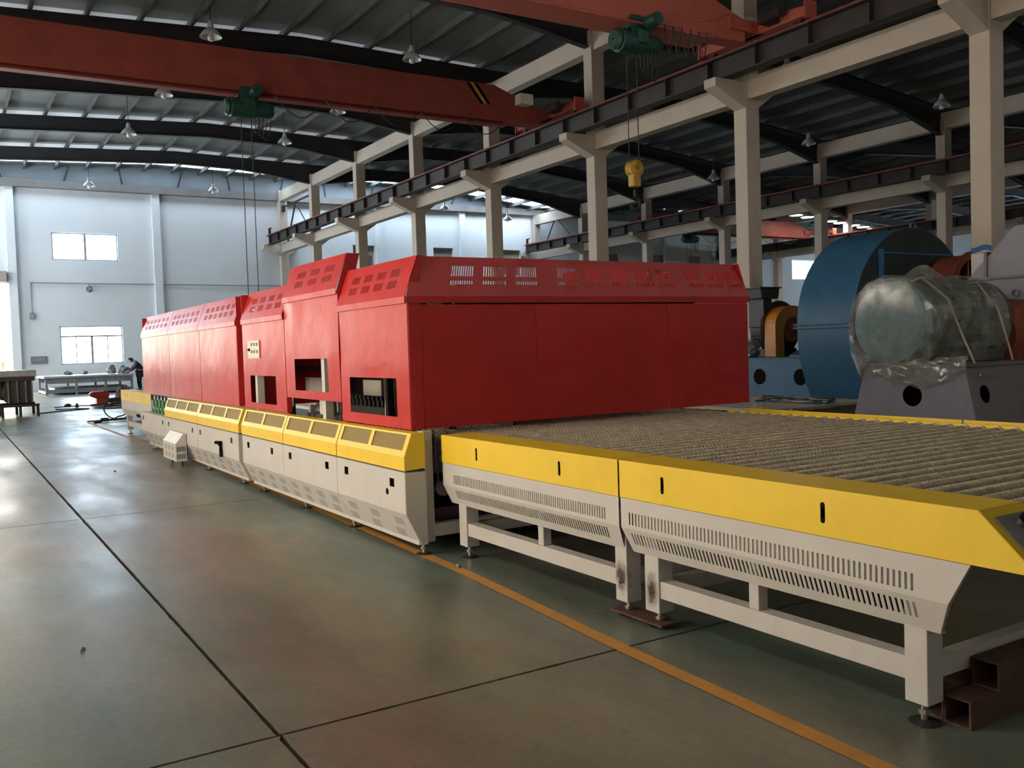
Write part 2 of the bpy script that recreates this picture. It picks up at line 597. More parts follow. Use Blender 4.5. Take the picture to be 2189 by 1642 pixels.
# big sliding doorway at the left end of the back wall
d = MB().box(2.98, 3.06, YB - .06, YB + .3, 0, 5.45).box(-3.06, -2.98, YB - .06, YB + .3, 0, 5.45).box(-3.06, 3.06, YB - .06, YB + .3, 5.38, 5.48).build('door_1', 'white_wall')
struct(d)
MB().box(-3.3, 2.92, YB - .5, YB - .01, 5.42, 5.95).build('shutter_box', 'niche', d, bevel=.03)
g = MB().box(-70, 80, YB + .3, 130, -.3, -.02).build('outside_ground', 'outside_ground')
struct(g)
for k, (x, y, h) in enumerate(((1.0, 70, 5.2), (4.2, 84, 6.0), (-3.5, 78, 5.5))):
    lab = ('round green tree seen through the doorway, nearest the jamb', 'tall green tree far outside the doorway', 'green tree outside, left of the others through the doorway')[k]
    t = thing('tree', lab, 'tree', (x, y, 0), 'trees outside the doorway')
    MB().cyl((x, y, -.02), (x, y, h * .5), .16, .09, 8).build('trunk', 'bark', t)
    bm = bmesh.new()
    bmesh.ops.create_icosphere(bm, subdivisions=4, radius=1)
    for v in bm.verts:
        q = 1 + .35 * mnoise.noise(v.co * 2.2 + Vector((k, 0, 0))) + .2 * mnoise.noise(v.co * 6)
        v.co = Vector((v.co.x * h * .42 * q, v.co.y * h * .42 * q, v.co.z * h * .36 * q + h * .62))
    me = bpy.data.meshes.new('crown')
    bm.to_mesh(me)
    bm.free()
    me.materials.append(MATS['leaf'])
    o = bpy.data.objects.new('crown', me)
    COL.objects.link(o)
    o.parent = t
t = thing('parked_truck', 'dark maroon truck box parked outside the doorway', 'truck', (.2, 60, 0))
MB().box(-2.2, 2.33, 58.5, 61, .55, 1.78).build('cargo_box', 'red_brown', t, bevel=.03)
MB().box(-3.6, -2.25, 58.5, 61, .5, 1.7).build('cab', 'tool_red', t, bevel=.12)
for x in (-3.0, -1.2, 1.4):
    MB().cyl((x, 58.45, .4), (x, 58.75, .4), .42, n=18).build('wheel', 'shoe', t)

# ---- left wall with tall doorways and strip windows (behind / beside the viewer)
LW = []
for y0 in (-6.6, 1.9, 6.3, 11.4, 17.4, 23.4, 29.4, 35.4, 41.4, 47.4):
    LW.append((y0, y0 + 3.2, 1.1, 3.4))
    LW.append((y0, y0 + 3.2, 6.3, 8.0))
wl = MB().sheet(YF, YB, 0, 10.9, LW, lambda u, v: (XL, u, v)).build('wall_left', 'white_wall', solid=.3)
struct(wl)
for k, (a, c, z0, z1) in enumerate(LW):
    o = MB().box(XL - .06, XL + .02, a, c, z0, z0 + .06).box(XL - .06, XL + .02, a, c, z1 - .06, z1).box(XL - .06, XL + .02, a, a + .06, z0, z1).box(XL - .06, XL + .02, c - .06, c, z0, z1).build('window_%d' % (20 + k), 'win_frame')
    struct(o)
    for a2, c2 in ((a, (a + c) / 2 - .02), ((a + c) / 2 + .02, c)):
        MB().box(XL - .05, XL - .04, a2, c2, z0, z1).build('pane', 'pane_front' if a < -3 else 'pane_door' if a < 4 else 'pane_near' if a < 9 else 'pane_sun' if 17 < a < 33 else ('pane_cool' if z0 > 5 else 'pane_soft') if a > 33 else 'pane_warm', o)
# ---- front wall behind the viewer, right wall
FH = [(x, x + 4.2, z0, z1) for x in (-2.6, 4.2, 11.0, 18.2, 24, 30, 36, 44, 52, 60) for z0, z1 in ((1.2, 3.6), (6.4, 8.0))]
wf = MB().sheet(XL, XR, 0, 10.9, FH, lambda u, v: (u, YF, v)).build('wall_front', 'white_wall', solid=.3)
struct(wf)
for k, (a, c, z0, z1) in enumerate(FH):
    o = MB().box(a, c, YF - .05, YF + .03, z0, z0 + .06).box(a, c, YF - .05, YF + .03, z1 - .06, z1).box(a, a + .06, YF - .05, YF + .03, z0, z1).box(c - .06, c, YF - .05, YF + .03, z0, z1).build('window_%d' % (60 + k), 'win_frame')
    struct(o)
    MB().box(a, c, YF - .04, YF - .03, z0, z1).build('pane', 'pane_front', o)
RH = [(y, y + 4, 6.0, 7.8) for y in (12.5, 20, 28, 36, 44)]
wr = MB().sheet(YF, YB, 0, 10.9, RH, lambda u, v: (XR, u, v)).build('wall_right', 'white_wall', solid=.3)
struct(wr)
for k, (a, c, z0, z1) in enumerate(RH):
    o = MB().box(XR - .03, XR + .05, a, c, z0, z0 + .06).box(XR - .03, XR + .05, a, c, z1 - .06, z1).build('window_%d' % (90 + k), 'win_frame')
    struct(o)
    MB().box(XR + .03, XR + .04, a, c, z0, z1).build('pane', 'pane_sky', o)

# ---- roof: sheeting, translucent strips, purlins, rafters
FRAMES = [9.8 + 6 * k for k in range(-2, 7)]           # rafter lines
RX = [p[0] for p in ROOF]
STRIPS = [(y + .42, y + 1.9) for y in FRAMES if y > 6] # paler translucent strip beside each rafter, its glow added as fill
END_STRIP = (49.3, 50.55)
ybands = [YF - .3]
ceil = None
for s in STRIPS:
    ybands += list(s)
ybands += [END_STRIP[0], END_STRIP[1], YB + .3]
ce = MB()
for a, c in zip(ybands[0::2], ybands[1::2]):
    if c <= a:
        continue
    n = max(1, int((c - a) / .28))
    ce.sheet(RX[0], RX[-1], a, c, (), lambda u, v: (u, v, roof_z(u)), us=RX)
ceil = ce.build('ceiling', 'roof_sheet', solid=.05, offset=1)
struct(ceil)
for a, c in STRIPS:
    MB().sheet(RX[0], 16.8, a, c, (), lambda u, v: (u, v, roof_z(u) + .01), us=RX).build('pale_roof_strip', 'strip_fill', ceil, solid=.02)
    MB().sheet(16.8, RX[-1], a, c, (), lambda u, v: (u, v, roof_z(u) + .01), us=RX).build('roof_strip', 'roof_sheet', ceil, solid=.02)
PUR = [-3.1 + 1.4 * k for k in range(52)]
PUR = [p for p in PUR if p < XR - .4]
for p, q in zip([XL] + PUR, PUR + [XR]):
    MB().sheet(p + .06, q - .06, END_STRIP[0], END_STRIP[1], (), lambda u, v: (u, v, roof_z(u) + .01), us=[x for x in RX if p + .06 < x < q - .06]).build('skylight_panel', 'pane_strip' if p < 16 else 'pane_strip_wide' if p < 34 else 'roof_sheet', ceil, solid=.01)
MB().sheet(RX[0], RX[-1], END_STRIP[0], END_STRIP[1], (), lambda u, v: (u, v, roof_z(u) + .12), us=RX).build('skylight_backing', 'roof_light', ceil, solid=.01)
for p in PUR:
    z = roof_z(p)
    MB().box(p - .04, p + .04, YF, YB, z - .22, z - .012).build('purlin', 'purlin', ceil)
# sheeting ribs are fine relief; sag rods between purlins
HAUNCH = [(-3.8, .45), (16.8, .42), (34.0, .55), (51.2, .5), (68.5, .5)]


def rafter_bottom(x):
    h = 0
    for xc, dpt in HAUNCH:
        h = max(h, dpt * max(0, 1 - abs(x - xc) / 3.2))
    return roof_z(x) - .22 - .58 - h


for y in FRAMES:
    xs = sorted(set(lin(XL, XR, 60) + [p[0] for p in ROOF if XL < p[0] < XR]))
    b = MB()
    n = len(xs)
    for dy in (-.11, .11):
        pass
    top = [(x, roof_z(x) - .225) for x in xs]
    bot = [(x, rafter_bottom(x)) for x in xs]
    # web
    b.add([(x, y - .01 + .2, z) for x, z in top] + [(x, y - .01 + .2, z) for x, z in bot] + [(x, y + .01 + .2, z) for x, z in top] + [(x, y + .01 + .2, z) for x, z in bot],
          [(i, i + 1, n + i + 1, n + i) for i in range(n - 1)] + [(2 * n + i, 3 * n + i, 3 * n + i + 1, 2 * n + i + 1) for i in range(n - 1)])
    # flanges
    for line, dz in ((bot, 0), (top, -.02)):
        vs = []
        for x, z in line:
            vs += [(x, y + .08, z + dz), (x, y + .32, z + dz), (x, y + .32, z + dz + .02), (x, y + .08, z + dz + .02)]
        b.add(vs, [(4 * i + k, 4 * i + (k + 1) % 4, 4 * i + 4 + (k + 1) % 4, 4 * i + 4 + k) for i in range(n - 1) for k in range(4)])
    b.build('rafter', 'rafter', ceil)

# ---- concrete columns, tie beams and crane runways
ORD = ['first', 'second', 'third', 'fourth', 'fifth', 'sixth', 'seventh', 'eighth']
ROWS = [(16.6, 'furnace-side row', 10.65, 7.72), (33.8, 'middle row behind the blue fan', 10.12, 7.70), (51.0, 'farthest row', 10.1, 7.8)]
for r, (xc, rname, ztop, zb) in enumerate(ROWS):
    for k in range(8):
        y = 9.8 + 6 * k if r == 0 else 9.8 + 6 * k
        if r and k == 0:
            continue
        nm = 'square cream concrete column with corbels, %s from the front in the %s' % (ORD[k - (1 if r else 0)], rname)
        t = thing('concrete_column', nm, 'column', (xc + .22, y + .2, 0), 'columns of the ' + rname)
        y1 = min(y + .4, YB - .02)
        y0 = y if y1 == y + .4 else y1 - .4
        MB().box(xc, xc + .45, y0, y1, 0, roof_z(xc + .2) - .7).build('shaft', 'cream', t, bevel=.012)
        zc = 7.63
        MB().prism([(xc + .005, zc), (xc - .97, zc), (xc - .97, zc - .2), (xc + .005, zc - .62)], 'y', y0 + .01, y1 - .01).build('corbel', 'cream', t, bevel=.01)
        MB().prism([(xc + .445, zc), (xc + 1.1, zc), (xc + 1.1, zc - .12), (xc + .445, zc - .58)], 'y', y0 + .01, y1 - .01).build('corbel', 'cream', t, bevel=.01)
        if r == 0 and k == 0:
            bb = MB()
            for f_ in range(2):
                pass
            bb.sheet(0, 1, 0, 1, (), lambda u, v: (xc - .003, y0 + .4 * u, 2.98 + .1 * v + .03 * math.sin(u * 5) + .02 * u), us=lin(0, 1, 8)).build('blue_mark', 'blue_mark', t)
            MB().box(xc - .002, xc + .001, y0, y1, 2.3, 2.95).build('white_patch', 'white_paint', t)
    y00, y11 = 3.0, YB - .02
    o = MB().box(xc + .06, xc + .40, y00, y11, 7.22, zb).build('tie_beam', 'cream', org=(xc + .2, 20, 7.2))
    tag(o, ['cream lower concrete beam joining the columns just right of the red furnace', 'cream lower concrete beam of the middle column row', 'cream lower concrete beam of the farthest column row'][r], 'beam', 'lower concrete beams')
    zu = (10.1, ztop) if r == 0 else (ztop - .62, ztop)
    o = MB().box(xc + .05, xc + .42, y00, y11, *zu).build('eaves_beam', 'cream', org=(xc + .2, 20, 10))
    tag(o, ['cream upper concrete beam under the roof above the furnace-side columns', 'cream upper concrete beam of the middle column row', 'cream upper concrete beam of the farthest column row'][r], 'beam', 'upper concrete beams')
    # crane runway on the corbels
    rx = xc - .6
    t = thing('crane_runway', ['dark brown steel crane runway beam with red rail above the furnace', 'dark crane runway beam on the middle column row', 'dark crane runway beam on the farthest column row'][r], 'runway beam', (rx, 20, 7.63))
    y00 = 2.0 if r == 0 else 4
    MB().box(rx - .15, rx + .15, y00, YB - .2, 7.63, 7.66).box(rx - .15, rx + .15, y00, YB - .2, 8.11, 8.14).box(rx - .008, rx + .008, y00, YB - .2, 7.65, 8.12).build('i_beam', 'runway', t)
    MB().box(rx - .155, rx + .155, y00, YB - .2, 8.141, 8.15).box(rx - .03, rx + .03, y00, YB - .2, 8.15, 8.22).build('rail', 'rail_red', t)
    yy = y00 + .8
    st = None
    while yy < YB - .3:
        if st is None:
            st = MB().box(rx - .145, rx + .145, yy - .006, yy + .006, 7.66, 8.11).build('stiffener', 'runway', t)
            sy = yy
        else:
            clone(st, t, (0, yy - sy, 0))
        yy += 1.5
    MB().box(rx - .06, rx + .06, YB - .45, YB - .33, 8.15, 8.55).box(rx - .03, rx + .03, YB - .7, YB - .33, 8.5, 8.56).build('end_stop', 'runway', t)
    # bracing in the last bay, between tie and upper beam
    if r < 2:
        t = thing('wall_brace', ['dark V brace in the last bay beside the back wall, near row', 'dark V brace in the last bay of the middle row'][r], 'brace', (xc + .2, 48.8, 8.2))
        MB().tube([(xc + .2, 51.0, 9.75), (xc + .2, 46.4, 9.75)], .05).build('top_bar', 'rafter', t)
        MB().tube([(xc + .2, 48.9, 9.72), (xc + .2, 50.4, 7.74)], .045).build('diagonal', 'rafter', t)
        MB().tube([(xc + .2, 48.9, 9.72), (xc + .2, 46.5, 7.74)], .03).build('diagonal', 'rafter', t)
        MB().box(xc + .12, xc + .28, 50.85, 51.1, 9.5, 9.85).build('gusset', 'rafter', t)

# ================================================================== GLASS LINE: conveyors
def foot(t, x, y, h=.085):
    MB().cyl((x, y, .012), (x, y, h + .02), .013, n=10).build('foot_rod', 'steel', t)
    MB().cyl((x, y, h * .45), (x, y, h * .45 + .018), .024, n=6).build('foot_nut', 'steel', t)
    MB().lathe((x, y, 0), (0, 0, 1), [(0, .001), (0, .06), (.006, .06), (.014, .02), (.014, .001)], 16).build('foot_plate', 'dark_steel', t)


def helix_roller(L, r0, amp, pitch, nseg=10, per=5):
    """roller wound with a rope: helical ridge on a cylinder, along +x from 0"""
    b = MB()
    n = int(L / pitch * per)
    vs, fs = [], []
    for i in range(n + 1):
        x = L * i / n
        for k in range(nseg):
            th = 2 * PI * k / nseg
            ph = (x / pitch - k / nseg) % 1
            r = r0 + amp * max(0, math.cos((ph - .5) * 2 * PI)) ** .6 if abs(ph - .5) < .25 else r0
            vs.append((x, r * math.cos(th), r * math.sin(th)))
    for i in range(n):
        for k in range(nseg):
            fs.append((i * nseg + k, i * nseg + (k + 1) % nseg, (i + 1) * nseg + (k + 1) % nseg, (i + 1) * nseg + k))
    fs += [tuple(range(nseg)), tuple(n * nseg + k for k in range(nseg))]
    return b.add(vs, fs)


RX0, RX1, RZ, RP = 3.30, 5.95, .832, .117
ROLL_MESH = helix_roller(RX1 - RX0, .025, .010, .030).mesh('roller', smooth=True)
ROLL_MESH.materials.append(MATS['roller'])
CAP_MESH = MB().cyl((0, 0, 0), (.05, 0, 0), .038, n=14).mesh('end_cap', smooth=True)
CAP_MESH.materials.append(MATS['roller_cap'])


def roller(t, y, z=RZ, caps=True):
    o = bpy.data.objects.new('roller', ROLL_MESH)
    COL.objects.link(o)
    o.parent = t
    g = ORG[t.name]
    o.location = (RX0 - g[0], y - g[1], z - g[2])
    o.rotation_euler.x = random.random() * 6
    if caps:
        c = bpy.data.objects.new('end_cap', CAP_MESH)
        COL.objects.link(c)
        c.parent = o
        c.location = (RX1 - RX0 - .06, 0, 0)


XP = 3.06          # outer face of the side covers
XI = 3.33          # inner edge of the cover
XQ, XQI = 6.19, 5.92


def burnt_mat(p):
    mt = MATS['frame_grey'].copy()
    mt.name = 'scorched_paint'
    nt = mt.node_tree
    b = nt.nodes['Principled BSDF']
    src = b.inputs['Base Color'].links[0].from_socket
    geo = nt.nodes.new('ShaderNodeNewGeometry')
    mp = nt.nodes.new('ShaderNodeVectorMath')
    mp.operation = 'SUBTRACT'
    mp.inputs[1].default_value = p
    nt.links.new(geo.outputs['Position'], mp.inputs[0])
    sc = nt.nodes.new('ShaderNodeVectorMath')
    sc.operation = 'MULTIPLY'
    sc.inputs[1].default_value = (4.5, 8.5, 5)
    nt.links.new(mp.outputs[0], sc.inputs[0])
    ln = nt.nodes.new('ShaderNodeVectorMath')
    ln.operation = 'LENGTH'
    nt.links.new(sc.outputs[0], ln.inputs[0])
    nz = nt.nodes.new('ShaderNodeTexNoise')
    nz.inputs['Scale'].default_value = 34
    nz.inputs['Detail'].default_value = 5
    nt.links.new(geo.outputs['Position'], nz.inputs['Vector'])
    ad = nt.nodes.new('ShaderNodeMath')
    ad.operation = 'MULTIPLY_ADD'
    ad.inputs[1].default_value = .55
    nt.links.new(nz.outputs[0], ad.inputs[0])
    nt.links.new(ln.outputs['Value'], ad.inputs[2])
    r = nt.nodes.new('ShaderNodeValToRGB')
    r.color_ramp.elements[0].position, r.color_ramp.elements[1].position = .46, .80
    r.color_ramp.elements[0].color, r.color_ramp.elements[1].color = (1, 1, 1, 1), (0, 0, 0, 1)
    nt.links.new(ad.outputs[0], r.inputs[0])
    mx = nt.nodes.new('ShaderNodeMix')
    mx.data_type = 'RGBA'
    nt.links.new(r.outputs[0], mx.inputs[0])
    nt.links.new(src, mx.inputs[6])
    mx.inputs[7].default_value = (.075, .05, .036, 1)
    nt.links.new(mx.outputs[2], b.inputs['Base Color'])
    return mt


def conveyor(label, y0, y1, legs, post, end=False, far=False, nroll=(0, 0), slots=True):
    t = thing('roller_conveyor', label, 'conveyor', (4.63, (y0 + y1) / 2, 0), 'roller conveyors of the glass line')
    zt, zb, zk, zq = .872, .676, .512, .382
    for side in (0, 1):
        xo, xi = (XP, XI) if side == 0 else (XQ, XQI)
        s = 1 if side == 0 else -1
        # yellow cover: thin folded sheet (front, top, inner lip), optional slanted end
        b = MB()
        hl = []
        if side == 0:
            for hy in ((y0 + (y1 - y0) * .27), (y0 + (y1 - y0) * .75)) if not end else (2.535, 3.53):
                hl.append((hy - .012, hy + .012, .742, .806))
        if not end:
            b.sheet(y0 + .004, y1 - .004, zb, zt, hl, lambda u, v: (xo, u, v))
            b.sheet(xo, xi, y0 + .004, y1 - .004, (), lambda u, v: (u, v, zt))
            b.sheet(y0 + .004, y1 - .004, zt - .05, zt, (), lambda u, v: (xi, u, v))
        else:
            ya, yb = 1.865, 1.655      # slanted end: top corner, bottom tip
            b.sheet(ya, y1 - .004, zb, zt, hl, lambda u, v: (xo, u, v))
            b.add([(xo, ya, zt), (xo, ya, zb), (xo, yb, zb)], [(0, 1, 2)])
            b.add([(xi, ya, zt), (xi, ya, zb), (xi, yb, zb)], [(0, 1, 2)])
            b.sheet(xo, xi, ya, y1 - .004, (), lambda u, v: (u, v, zt))
            b.sheet(xo, xi, 0, 1, (), lambda u, v: (u, ya + (yb - ya) * v, zt + (zb - zt) * v))
            b.sheet(ya, y1 - .004, zt - .05, zt, (), lambda u, v: (xi, u, v))
        c = b.build('side_cover', 'yellow', t, solid=.004)
        if hl:
            for h in hl:
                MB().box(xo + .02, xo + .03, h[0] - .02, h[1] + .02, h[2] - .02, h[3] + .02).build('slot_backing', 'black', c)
                for zc_ in (h[2], h[3]):
                    MB().cyl((xo - .0025, sum(h[:2]) / 2, zc_), (xo + .003, sum(h[:2]) / 2, zc_), .012, n=12).build('slot_end', 'black', c)
        # grey skirt, folded, with two rows of louvre slots
        ya0, ya1, yk0, yb0, yb1 = y0 + .006, y1 - .006, y0 + .006, y0 + .02, y1 - .05
        if end:
            ya0, yk0, yb0 = 1.895, 1.985, 2.045
        if side == 0 and slots:
            n = 78 if not end else 66
            s0, s1 = (y0 + .13, y1 - .18) if not end else (2.13, 3.80)
            hs = []
            for k in range(n):
                yy = s0 + (s1 - s0) * k / (n - 1)
                hs.append((yy - .0055, yy + .0055))
            up = [(a, c_, zk + .022, zk + .088) for a, c_ in hs]
            lo = [(a, c_, zq + .045, zk - .022) for a, c_ in hs]
        else:
            up, lo = [], []

        def fu(u, v):
            f = (zb - v) / (zb - zk)
            if u < s_in:
                u = u + ((yk0 - ya0) * f) * (1 - (u - ya0) / max(1e-6, s_in - ya0))
            return (xo + s * .003, u, v)

        def flo(u, v):
            f = (zk - v) / (zk - zq)
            if u < s_in:
                tt = (1 - (u - ya0) / max(1e-6, s_in - ya0))
                u = u + ((yk0 - ya0) + (yb0 - yk0) * f) * tt
            elif u > s_out:
                u = u - (ya1 - yb1) * f * (u - s_out) / (ya1 - s_out)
            return (xo + s * (.003 + .045 * f), u, v)
        s_in = ya0 + .16
        s_out = ya1 - .14
        b = MB().sheet(ya0, ya1, zk, zb - .003, up, fu, us=[s_in, s_out])
        b.sheet(ya0, ya1, zq, zk, lo, flo, us=[s_in, s_out])
        b.sheet(ya0 + .15 if end else ya0 + .02, ya1 - .05, 0, 1, (), lambda u, v: (xo + s * (.048 + .03 * v), u, zq))
        k_ = b.build('skirt_panel', 'skirt', t, solid=.004)
        if side == 0 and slots:
            MB().box(xo + .075, xo + .085, s0 - .03, s1 + .06, zq + .02, zk + .12).build('slot_shade', 'black', k_)  # black sheet put in as the shade behind the louvre slots
            if end:
                MB().add([(xo + .006, ya0, zb), (xo + .05, ya0 + .02, zb), (xo + .05, yk0 + .015, zk), (xo + .006, yk0, zk), (xo + .075, yb0 + .01, zq), (xo + .05, yb0, zq)],
                         [(0, 1, 2, 3), (3, 2, 4, 5)]).build('end_flange', 'frame_grey', k_, solid=.003)
        # frame: legs, rails
        lx0, lx1 = (3.105, 3.205) if side == 0 else (6.045, 6.145)
        for a, c_ in legs:
            burnt = side == 0 and not far and 3.5 < a < 3.95
            l = MB().box(lx0, lx1, a, c_, .085, .50).build('leg', 'frame_grey', t, bevel=.004)
            if burnt:
                l.data.materials[0] = burnt_mat((lx0, (a + c_) / 2, .20 + .02 * (a > 3.8)))
                for dz_, dy in ((.0, -.02), (.012, .012), (-.006, .03)):
                    MB().lathe((lx0 + .001, (a + c_) / 2 + dy * .4, .195 + dz_), (-1, 0, 0), [(0, .012), (.004, .009), (.006, .001)], 8).build('weld_bead', 'rust', l)
            foot(t, (lx0 + lx1) / 2, (a + c_) / 2)
        bx = (lx0 + lx1) / 2
        MB().box(bx - .04, bx + .04, legs[0][1], legs[-1][0], .165, .255).build('lower_rail', 'frame_grey', t, bevel=.003)
        if post:
            MB().box(bx - .03, bx + .03, post - .03, post + .03, .255, .50).build('post', 'frame_grey', t, bevel=.003)
        MB().box(bx - .045, bx + .045, y0 + (.56 if end else .05), y1 - .05, .50, .60).build('upper_rail', 'frame_grey', t)
        # roller bearing strip
        MB().box(xi + (-.03 if side == 0 else -.01), xi + (.01 if side == 0 else .03), y0 + (.08 if not end else 1.92 - y0), y1 - .02, .72, .81).build('bearing_rail', 'rust' if side else 'dark_steel', t)
    for a, c_ in (legs[0], legs[-1]):
        MB().box(3.205, 6.045, a + .02, c_ - .02, .17, .25).build('cross_bar', 'frame_grey', t)
    for k in range(*nroll):
        roller(t, 1.935 + RP * k)
    return t


c2 = conveyor('nearest grey and yellow roller conveyor with slanted control end', 1.60, 3.878, [(2.10, 2.198), (3.63, 3.74)], 2.99, end=True, nroll=(0, 17))
o = MB().box(3.09, 3.22, 3.60, 4.02, .022, .034).build('steel_plate', 'rust', org=(3.15, 3.8, .02))
tag(o, 'rusty flat plate lying across the feet where the two conveyors meet', 'plate')
c1 = conveyor('grey and yellow roller conveyor joining the near one to the red furnace', 3.884, 5.94, [(3.89, 3.99), (5.68, 5.79)], 4.76, nroll=(17, 34))
# end beam and control panel of the near conveyor
MB().box(3.34, 5.91, 1.80, 1.86, .70, .80).build('end_beam', 'rust', c2, bevel=.004)
MB().box(3.34, 5.91, 1.80, 1.815, .80, .806).build('beam_edge', 'steel', c2)
ya, za, yb, zb = 1.865, .872, 1.655, .676


def on_slope(x, s, h):      # s: 0 top .. 1 bottom, h: height off the slanted face
    nrm = Vector((0, -(za - zb), (ya - yb))).normalized()
    p = Vector((x, ya + (yb - ya) * s, za + (zb - za) * s)) + nrm * h
    return p


cp = MB()
v8 = [on_slope(x, s, h) for h in (0.003, .008) for x, s in ((3.10, .14), (3.29, .14), (3.29, .86), (3.10, .86))]
cp.add(v8, [(0, 1, 2, 3), (7, 6, 5, 4), (0, 4, 5, 1), (1, 5, 6, 2), (2, 6, 7, 3), (3, 7, 4, 0)])
cpo = cp.build('control_panel', 'panel_grey', c2, bevel=.003)
for s, x in ((.3, 3.20), (.74, 3.22)):
    MB().cyl(on_slope(x, s, .008), on_slope(x, s, .03), .017, n=14).build('button_collar', 'steel', cpo)
    MB().cyl(on_slope(x, s, .03), on_slope(x, s, .05), .02, n=14).build('push_button', 'black', cpo)
for k in range(3):
    MB().cyl(on_slope(3.155 + k * .014, .5, .0085), on_slope(3.18 + k * .012, .56, .0085), .0015, n=5).build('marking', 'win_frame', cpo)
c3 = conveyor('small yellow-topped roller conveyor at the far end of the furnace', 16.85, 19.98, [(17.2, 17.3), (19.6, 19.7)], None, far=True, slots=False)
MB().box(XP + .02, XP + .03, 18.1, 18.45, .40, .47).build('cutout', 'black', c3)

# ================================================================== FURNACE
FX, FX2 = 2.94, 6.45          # red casing side planes
ZB, ZS, ZL, ZT = .905, 1.845, 1.895, 2.20
HX = 2.79                     # front plane of skirts


def slit_block(u0, u1, v0, v1, n):
    w = (u1 - u0) / n
    return [(u0 + k * w, u0 + k * w + w * .52, v0, v1) for k in range(n)]


def cabinet(label, y0, y1, dz=0.0, win=None, vents=(), both=True, cheeks=False, bulges=()):
    t = thing('furnace_cabinet', label, 'machine cabinet', ((FX + FX2) / 2, (y0 + y1) / 2, ZB + dz), 'red furnace casings')
    ya, yc = y0 + .004, y1 - .004
    for side in (0, 1):
        xo, s = (FX, 1) if side == 0 else (FX2, -1)

        def f1(u, v):
            o = 0
            for bu, bv, bw, amp in bulges:
                o += amp * math.exp(-((u - bu) ** 2 + (v - bv) ** 2) / bw ** 2)
            return (xo - s * o, u, v + dz)
        hl = [(win[0], win[1], win[2] - dz, win[3] - dz)] if (win and side == 0) else []
        p = MB().sheet(ya, yc, ZB, ZS, hl, f1, us=lin(ya, yc, 14), vs=lin(ZB, ZS, 12)).build('side_panel', 'red', t, smooth=True, solid=.004)
        hv = list(vents) if side == 0 else []
        # lip + slanted hood
        L = (ZT - ZL)

        def f2(u, v):
            if v <= 0:
                return (xo - s * (.018 if v > -.049 else .004), u, ZL + v + dz)
            return (xo + s * (-.018 + .115 * v / L), u, ZL + v + dz)
        MB().sheet(ya, yc, -.05, L, hv, f2, us=lin(ya, yc, 6), vs=[-.048, 0] + lin(.02, L, 4)).build('hood', 'red', t, solid=.004)
        # folded side returns
        for ye in (ya, yc):
            b = MB()
            if side == 0:
                b.add([(xo, ye, ZB + dz), (xo + s * .05, ye, ZB + dz), (xo + s * .05, ye, ZS + dz), (xo, ye, ZS + dz)], [(0, 1, 2, 3)])
                w = .12 if cheeks else .05
                b.add([(xo - s * .018, ye, ZS + .002 + dz), (xo + s * w, ye, ZS + dz + .002), (xo + s * (.097 + w), ye, ZT + dz), (xo + s * .097, ye, ZT + dz), (xo, ye, ZS + dz), (xo + s * .05, ye, ZS + dz)], [(0, 1, 2, 3), (0, 1, 5, 4)])
            if b.v:
                b.build('side_return', 'red', t, solid=.003)
    MB().box(FX + .02, FX + .06, ya, yc, ZS - .02 + dz, ZS + .02 + dz).build('stiffener', 'red', t)
    return t


def cab_vents(y0, y1, n, rows, ns=8):
    out = []
    w = (y1 - y0) / (n + (n - 1) * .55)
    for i in range(n):
        a = y0 + i * w * 1.55
        for v0, v1 in rows:
            out += slit_block(a, a + w, v0, v1, ns)
    return out


ROWS2 = [(.075, .135), (.165, .225)]
k1 = cabinet('red furnace cabinet nearest the camera with a wide window in its side', 6.18, 7.55, 0, (6.41, 7.35, .99, 1.285), cab_vents(6.40, 7.35, 4, ROWS2), bulges=((7.45, 1.55, .2, -.006), (6.9, 1.5, .5, .006)))
k2 = cabinet('raised red furnace cabinet standing higher than its neighbours', 7.56, 9.04, .158, (7.85, 8.77, 1.14, 1.445), cab_vents(7.75, 8.75, 3, ROWS2, 9), cheeks=True, bulges=((7.75, 1.35, .22, .012), (8.7, 1.72, .2, .01), (8.2, 1.3, .3, .006)))
k3 = cabinet('red furnace cabinet with white switch plate and a window', 9.05, 10.56, 0, (9.38, 10.30, .97, 1.27), cab_vents(9.2, 10.3, 4, ROWS2, 6), bulges=((9.8, 1.4, .5, .006),))
k4 = cabinet('plain red furnace cabinet just beyond the dark gap', 10.80, 12.62, 0, None, cab_vents(11.0, 12.4, 6, ROWS2, 5), bulges=((11.6, 1.4, .6, .008),))
k5 = cabinet('plain red furnace cabinet, middle one of the far group', 12.63, 14.55, 0, None, cab_vents(12.8, 14.4, 6, ROWS2, 5), bulges=((13.6, 1.5, .6, .008),))
k6 = cabinet('plain red furnace cabinet at the far end of the furnace', 14.56, 16.75, 0, None, cab_vents(14.75, 16.5, 6, ROWS2, 5), bulges=((15.6, 1.4, .6, .008),))
# closing walls at the gap
for yy, t in ((10.565, k3), (10.79, k4)):
    MB().sheet(FX, FX2, ZB, ZT - .02, (), lambda u, v: (u, yy, v)).build('end_wall', 'red', t, solid=.004)
MB().sheet(FX + .02, FX2 - .02, ZB, ZT - .02, (), lambda u, v: (u, 16.745, v)).build('end_wall', 'red', k6, solid=.004)

# the big end face of the nearest cabinet
EY = 6.175


def eb(u, v):
    o = .016 * math.exp(-(((u - 4.55) / .55) ** 2 + ((v - 1.66) / .32) ** 2)) + .012 * math.exp(-(((u - 5.75) / .4) ** 2 + ((v - 1.65) / .3) ** 2))
    o -= .012 * math.exp(-(((u - 5.47) / .06) ** 2 + ((v - 1.82) / .12) ** 2))
    o += .008 * math.exp(-(((u - 3.7) / .4) ** 2 + ((v - 1.4) / .4) ** 2))
    return (u, EY - o, v)


